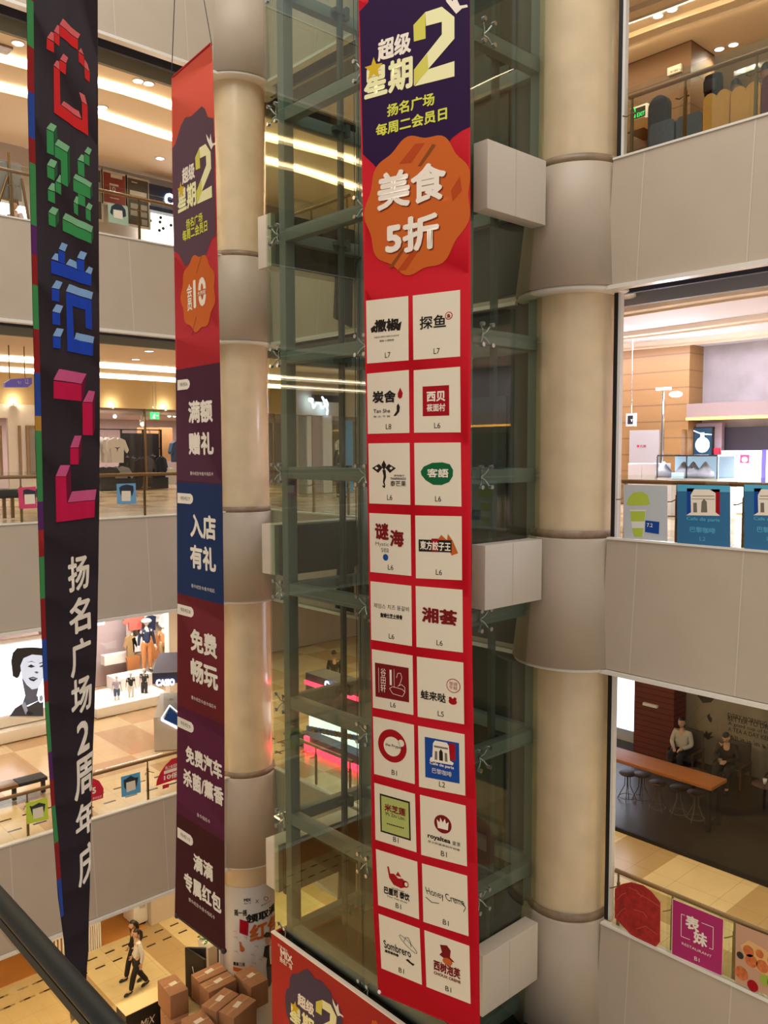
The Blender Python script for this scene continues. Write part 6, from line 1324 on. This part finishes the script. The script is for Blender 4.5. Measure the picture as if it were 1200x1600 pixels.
for x, y, r, m_ in ((1010, 880, 95, 'dish_orange'), (1080, 790, 90, 'dish_orange'), (1160, 830, 90, 'dish_orange'), (1060, 720, 80, 'dish_orange'), (1090, 970, 80, 'logo_red'), (1180, 930, 80, 'dish_green'), (1000, 750, 50, 'letter_grey'), (1140, 740, 60, 'dish_orange'), (1240, 800, 90, 'dish_orange'), (1240, 960, 90, 'dish_green')): u_, v_ = w_(x, y); P.blob(u_, v_, r/4.6, r/4.6, m_, 3)
tag(P.mb.build('balustrade_poster'), 'food poster of orange fried pieces and greens on the lowest balustrade', 'poster')
# ================================================================== GROUND FLOOR
mat('hoard_red', 'a80c18', .5, spec=.3); mat('hoard_purple', '2c1a4c', .5)
t = thing('hoarding', (8.9, 10, 0), 'red advertising hoarding around the foot of the lift with purple badge', 'hoarding')
XH = 8.86; MB().box(XH, XH+.06, 7.0, 12.86, 0, 4.80, 'hoard_red').box(XH-.005, XH+.07, 7.0, 12.86, 4.80, 4.83, 'b3_white').build('printed_panel', t)
MB().box(XH+.06, 9.0, 7.0, 12.86, 4.4, 4.6, 'black').box(8.92, 10.7, 7.0, 8.15, 4.4, 4.6, 'black').build('cap', t)
MB().box(XH+.06, 11.3, 12.8, 12.86, 0, 4.8, 'hoard_red').build('side_panel', t)
P = Print(sheetX(XH-.004)); h = lambda x, y: (420+x/5.4545, 1440+y/5.4545)
P.poly([h(*q_) for q_ in ((140, 640), (150, 580), (175, 560), (180, 480), (200, 445), (250, 440), (300, 410), (330, 402), (370, 445), (390, 485), (450, 505), (495, 560), (530, 600), (545, 660), (600, 720), (625, 800), (630, 900), (500, 960), (200, 960), (175, 850), (145, 760))], 'hoard_purple', 1)
emblem(P, (.139, -.0089, 447.7, .138, .1653, 1494.4), 3)
P.text('万象都汇', *h(120, 225), 16, 4, 'b3_white', 2, .02, 0); P.text('MIX', *h(152, 295), 19, 12, 'b3_white', 2, .05, .2); P.text('扬名广场', *h(146, 352), 19, 9, 'b3_white', 2, .03); P.poly([h(880, 850), h(885, 835), h(900, 848), h(915, 840), h(930, 873), h(878, 873)], 'b3_orange', 2)
P.mb.build('printed_artwork', t)
# column wrap advertisement
CW = Cyl((10.88, 16.78), .672)
t = thing('column_wrap', (10.88, 16.78, 0), 'white printed advertisement wrapped round the foot of the far column', 'advertisement')
mat('wrap_white', 'cfc8c0', .6)
zw = CW.inv(390, 1388)[1]
P = Print(CW); P.mb.lathe((10.88, 16.78, 0), [(.666, .13), (.668, zw), (.66, zw+.01)], 'wrap_white', 48); e = lambda x, y: (340+x/8.42, 1370+y/8.42)
P.text('MIX', *e(392, 305), 11, 5, 'text_black', 1, .04); P.text('扬名广场', *e(392, 350), 11, 2.4, 'text_black', 1, 0); P.line([e(500, 300), e(540, 345)], .6, 'text_black', 1); P.line([e(540, 300), e(500, 345)], .6, 'text_black', 1)
P.line([e(610, 270), e(635, 262), e(665, 275), e(655, 305), e(635, 318), e(612, 300), e(608, 272)], .8, 'logo_red', 1); P.text('滴滴出行', *e(638, 350), 15, 2.4, 'text_black', 1, 0)
P.text('摇一摇', *e(300, 475), 20, 10, 'text_black', 1, .03); P.text('领取滴', *e(605, 500), 37, 14, 'text_black', 1, .05); P.text('红包', *e(655, 672), 50, 27, 'logo_orange', 1, .05)
P.poly([e(290, 555), e(412, 590), e(400, 780), e(284, 735)], 'magenta', 1); P.poly([e(300, 565), e(400, 594), e(390, 765), e(296, 728)], 'logo_red', 2)
P.poly([e(280, 850), e(310, 860), e(320, 900), e(355, 940), (382.4, 1485), e(330, 990), e(290, 975), e(292, 920)], 'dish_orange', 1)
for x, y in ((225, 720), (235, 800), (360, 800), (240, 985), (510, 920), (460, 1030), (560, 1090), (480, 1140), (590, 1060)): P.line([e(x-20, y-15), e(x, y), e(x+15, y-12), e(x+25, y+18)], .8, 'dish_plate', 1)
P.text('最高三倍', *e(280, 1150), 18, 6, 'text_black', 1, .03); P.poly([e(205, 1175), e(330, 1210), e(300, 1260), e(205, 1230)], 'logo_orange', 1)
P.poly([e(600, 780), e(625, 745), (416, 1456.5), e(700, 730), e(722, 770), e(720, 825), e(700, 815), e(690, 790), e(640, 800)], 'hair_dark', 2); P.poly([e(625, 800), e(640, 790), e(690, 785), e(702, 820), e(690, 870), e(660, 890), e(630, 880), e(622, 830)], 'skin', 1)
P.poly([e(620, 915), e(665, 895), e(700, 900), e(750, 930), e(750, 1170), e(640, 1180), e(650, 1070), e(600, 1045)], 'jacket_black', 2); P.poly([e(680, 905), e(722, 905), e(722, 1150), e(690, 1150), e(680, 1000)], 'b3_white', 3); P.poly([e(640, 1180), e(750, 1170), e(730, 1300), e(700, 1420), e(670, 1460), e(650, 1320)], 'sign_navy', 1)
P.mb.build('printed_sheet', t)
# stage with black sides
mat('stage_top', 'e9d7a8', .3)
py = onz(206, 1583, .0); X0, Yf = 8.74, 19.02
# ---- ground fashion shop / cabinet
Yc = 23.3
struct(MB().box(-9, 27, Yc+2, Yc+2.2, 0, 4.5, 'cream_wall'), 'wall_shop')
a, b, c, d = RY(236, 1380, 300, 1445, Yc-1.0); struct(MB().box(a, b+1.2, Yc-1.0, Yc+.6, 0, 4.5, 'wall_plaster'), 'wall_pier')
p = onz(200, 1440, 0); a = ony(197, 1430, Yc-.3).x; b = ony(229, 1430, Yc-.3).x
t = thing('cabinet', ((a+b)/2, Yc, 0), 'white low cabinet with drawer lines against the ground floor shop', 'cabinet'); zc = .95
b -= .2; MB().box(a, b, Yc-.8, Yc-.1, .08, zc, 'white', .02).build('body', t); MB().box(a+.2, b-.1, Yc-.83, Yc-.8, .55, .78, 'light_grey', .01).build('drawer', t); MB().box(a+.05, b-.05, Yc-.75, Yc-.15, 0, .08, 'soft_black').build('plinth', t)
mat('shop_orange', 'c98a4a', .35, noise=.15, nscale=1)
struct(MB().box(-9, a+.3, Yc-1.0, Yc+2, -.02, .012, 'shop_orange'), 'floor')
for (u0, u1, v, nm) in ((76, 104, 1470, 'left of the black banner'), (139, 156, 1445, 'right of the black banner')):
    t = thing('low_fence', (ony(u0, v, Yc-1).x, Yc-1, 0), 'low white slatted fence on the ground floor, %s' % nm, 'fence'); x0, x1 = ony(u0, v, Yc-1).x, ony(u1, v, Yc-1).x
    MB().box(x0, x1, Yc-1.03, Yc-.97, .72, .78, 'white').build('rail', t)
    n_ = 6
    for k_ in range(n_): xx = x0+(x1-x0)*k_/(n_-1); MB().box(xx-.02, xx+.02, Yc-1.02, Yc-.98, 0, .74, 'white').build('slat', t)
p = onz(25, 1546, 0); tag(MB().lathe((p.x, p.y, 0), [(0, .012), (.16, .012), (.17, .004), (.17, 0), (0, 0)], 'paper', 24).build('floor_disc'), 'small pale round floor marker left of the dark handrail', 'floor marker')
# black counter with lettering at the foot of the frame
pa, pb = onz(204, 1586, .9), onz(262, 1561, .9); 
t = thing('promotion_counter', (8.8, 17.6, 0), 'promotion counter with cream top and black lettered front behind the boxes', 'counter')
yA = onz(206, 1583, .9).y
MB().box(onz(199, 1590, .9).x, 9.2, yA, yA+.5, .885, .9, 'stage_top').build('counter_top', t); MB().box(onz(199, 1590, .9).x, 9.2, yA, yA+.5, .01, .885, 'black').build('body', t)
P = Print(sheetY(yA-.004)); P.text('MiX', 231, 1596, 22, 12, 'b3_white', 1, .0, .2); P.mb.build('lettering', t)
# cardboard boxes
def carton(quad, ztop, hgt, label, lab=True, vent=False):
    P4 = [onz(u, v, ztop) for u, v in quad]; c = sum(P4, Vector())/4; c.z = 0
    # nearest clean rectangle
    ex = ((P4[1]-P4[0])+(P4[2]-P4[3]))/2; ey = ((P4[3]-P4[0])+(P4[2]-P4[1]))/2; ex.z = ey.z = 0
    w, l = ex.length, ey.length; ang = (math.atan2(ex.y, ex.x)+math.atan2(ey.y, ey.x)+PI/2 if False else math.atan2(ex.y, ex.x))
    t = thing('cardboard_box', (c.x, c.y, ztop-hgt), label, 'box', 'cardboard boxes stacked beside the hoarding')
    M3 = Matrix.Rotation(ang, 3, 'Z'); MB().obox((c.x, c.y, ztop-hgt/2), (w, l, hgt), ang, 'card_board', .008).build('carton', t); cb = t.children[0]
    MB().obox(Vector((c.x, c.y, ztop+.001)), (w*.99, .05, .003), ang, 'tape').build('tape', cb)
    if lab: MB().obox(Vector((c.x, c.y, ztop+.0035))+M3 @ Vector((.02, 0.03, 0)), (min(.20, w*.4), .12, .002), ang+.15, 'paper').build('paper_label', cb)
    return t, c, w, l, ang
def stack(quad, ztop, n, hgt, who, lab=True):
    for k_ in range(n): carton(quad, ztop-k_*(hgt+.002), hgt, ('top ' if k_ == 0 else ('second ' if k_ == 1 else ('third ' if k_ == 2 else 'lowest ')))+'brown carton of the stack %s' % who, lab and k_ == 0)
stack([(247, 1532), (273, 1521), (295, 1545), (265, 1557)], 2.22, 4, .55, 'nearest the walking women')
stack([(298, 1523), (342, 1503), (355, 1515), (312, 1535)], 2.24, 4, .55, 'below the white flower planter')
stack([(311, 1538), (355, 1517), (370, 1530), (327, 1551)], 2.22, 4, .55, 'in the middle of the pile')
stack([(365, 1521), (392, 1508), (419, 1530), (393, 1543)], 2.22, 4, .55, 'beside the printed column')
stack([(314, 1572), (350, 1542), (374, 1553), (338, 1580)], 2.22, 4, .55, 'in front, left of the pair')
stack([(341, 1581), (377, 1552), (401, 1562), (366, 1591)], 2.22, 4, .55, 'in front, right of the pair')
stack([(283, 1592), (317, 1577), (337, 1602), (303, 1618)], 2.1, 4, .52, 'at the bottom edge of the photo')
stack([(250, 1575), (282, 1566), (300, 1590), (262, 1603)], 1.68, 3, .55, 'low at the left of the pile')
# easel board, planter
p = onz(296, 1530, .0); q = onz(310, 1500, 0.9)
t = thing('easel_board', (10.3, 18.9, 0), 'dark framed board leaning open behind the boxes', 'board'); 
A_, B_, C_ = onz(292, 1481, 1.3), onz(293, 1525, .5), onz(322, 1482, 1.3)
dxy = Vector((C_.x-A_.x, C_.y-A_.y)); Lb = dxy.length; ab = math.atan2(dxy.y, dxy.x)
m = MB(); m.obox((A_.x+dxy.x/2, A_.y+dxy.y/2, .72), (Lb, .05, 1.2), ab, 'soft_black', .01); m.build('panel', t)
m = MB(); m.obox((A_.x+.02, A_.y-.38, .70), (.05, .8, 1.25), 0.12, 'black', .01); m.build('side_panel', t)
m = MB(); m.tube([(A_.x-.02, A_.y-.3, .95), (A_.x-.04, A_.y-.45, .7), (A_.x-.02, A_.y-.3, .6)], .012, 'white', 6); m.build('cable', t)
p = onz(342, 1508, .7); Pc = (p.x+.1, p.y+.5, 0)
t = thing('planter', Pc, 'tall white square planter with green leaves and one pink flower', 'planter')
MB().add([(Pc[0]+sx*w_2, Pc[1]+sy*w_2, z_) for z_, w_2 in ((0, .19), (1.12, .27)) for sx, sy in ((-1, -1), (1, -1), (1, 1), (-1, 1))], [[0, 1, 5, 4], [1, 2, 6, 5], [2, 3, 7, 6], [3, 0, 4, 7], [3, 2, 1, 0], [4, 5, 6, 7]], 'white').build('pot', t)
mat('leaf_green', '3f7a34', .6); mat('leaf_dark', '2a5a28', .6); mat('rose', 'd8586a', .6)
m = MB(); rnd = random.Random(3)
for i in range(46):
    a = rnd.uniform(0, 2*PI); el = rnd.uniform(.1, 1.2); r = rnd.uniform(.08, .30); c = Vector((Pc[0]+r*math.cos(a), Pc[1]+r*math.sin(a), 1.14+.20*el*(1-r)+rnd.uniform(0, .12)))
    d_ = Vector((math.cos(a)*math.cos(el), math.sin(a)*math.cos(el), math.sin(el)*.6)); s_ = d_.cross(Vector((0, 0, 1))).normalized(); L = rnd.uniform(.12, .2)
    m.add([c, c+d_*L*.5+s_*.05, c+d_*L-Vector((0, 0, .03)), c+d_*L*.5-s_*.05, c+d_*L*.5-Vector((0, 0, .02))], [[0, 1, 4], [1, 2, 4], [2, 3, 4], [3, 0, 4]], 'leaf_green' if i % 3 else 'leaf_dark', True)
m.build('foliage', t)
fl = Vector((Pc[0]-.28, Pc[1]+.22, 1.42)); m = MB(); m.tube([(Pc[0]-.1, Pc[1]+.1, 1.12), fl], .012, 'leaf_dark', 6)
for k_ in range(7): m.sphere(fl+Vector((.03*math.cos(k_), .03*math.sin(k_), .01*(k_ % 3))), .045, 'rose', 8, (1, 1, .7))
m.build('flower', t)
m = MB()
for k_ in range(7): m.sphere((Pc[0]+.3*math.cos(k_*.9), Pc[1]+.3*math.sin(k_*.9), 1.2), .025, 'white', 6)
m.build('small_blossoms', t)
# the two women walking
f = onz(217, 1548, 0)
WK = dict(knL=(.16, .10, .52), anL=(.24, .10, .12), toL=(.39, .11, .04), knR=(-.02, -.09, .50), anR=(-.26, -.09, .14), toR=(-.13, -.10, .03), elL=(-.07, .22, 1.13), wrL=(-.02, .25, .89), elR=(-.03, -.22, 1.12), wrR=(.10, -.22, .90))
hdW = math.radians(168)
figure('person', 'woman in white shirt and black trousers walking left, ponytail', 'person', (f.x, f.y, .01), hdW, 1.63, pose=WK, top='cloth_white', legs='cloth_dark', long_hair=True)
g2 = f+Vector((.12, .46, 0))
WK2 = dict(WK); WK2.update(knL=(.02, .10, .50), anL=(-.2, .10, .13), toL=(-.07, .11, .03), knR=(.14, -.10, .52), anR=(.22, -.1, .10), toR=(.37, -.11, .03))
figure('person', 'woman in dark clothes walking close behind the woman in white', 'person', (g2.x, g2.y, .01), hdW, 1.62, pose=WK2, top='cloth_dark', legs='cloth_dark', long_hair=True)
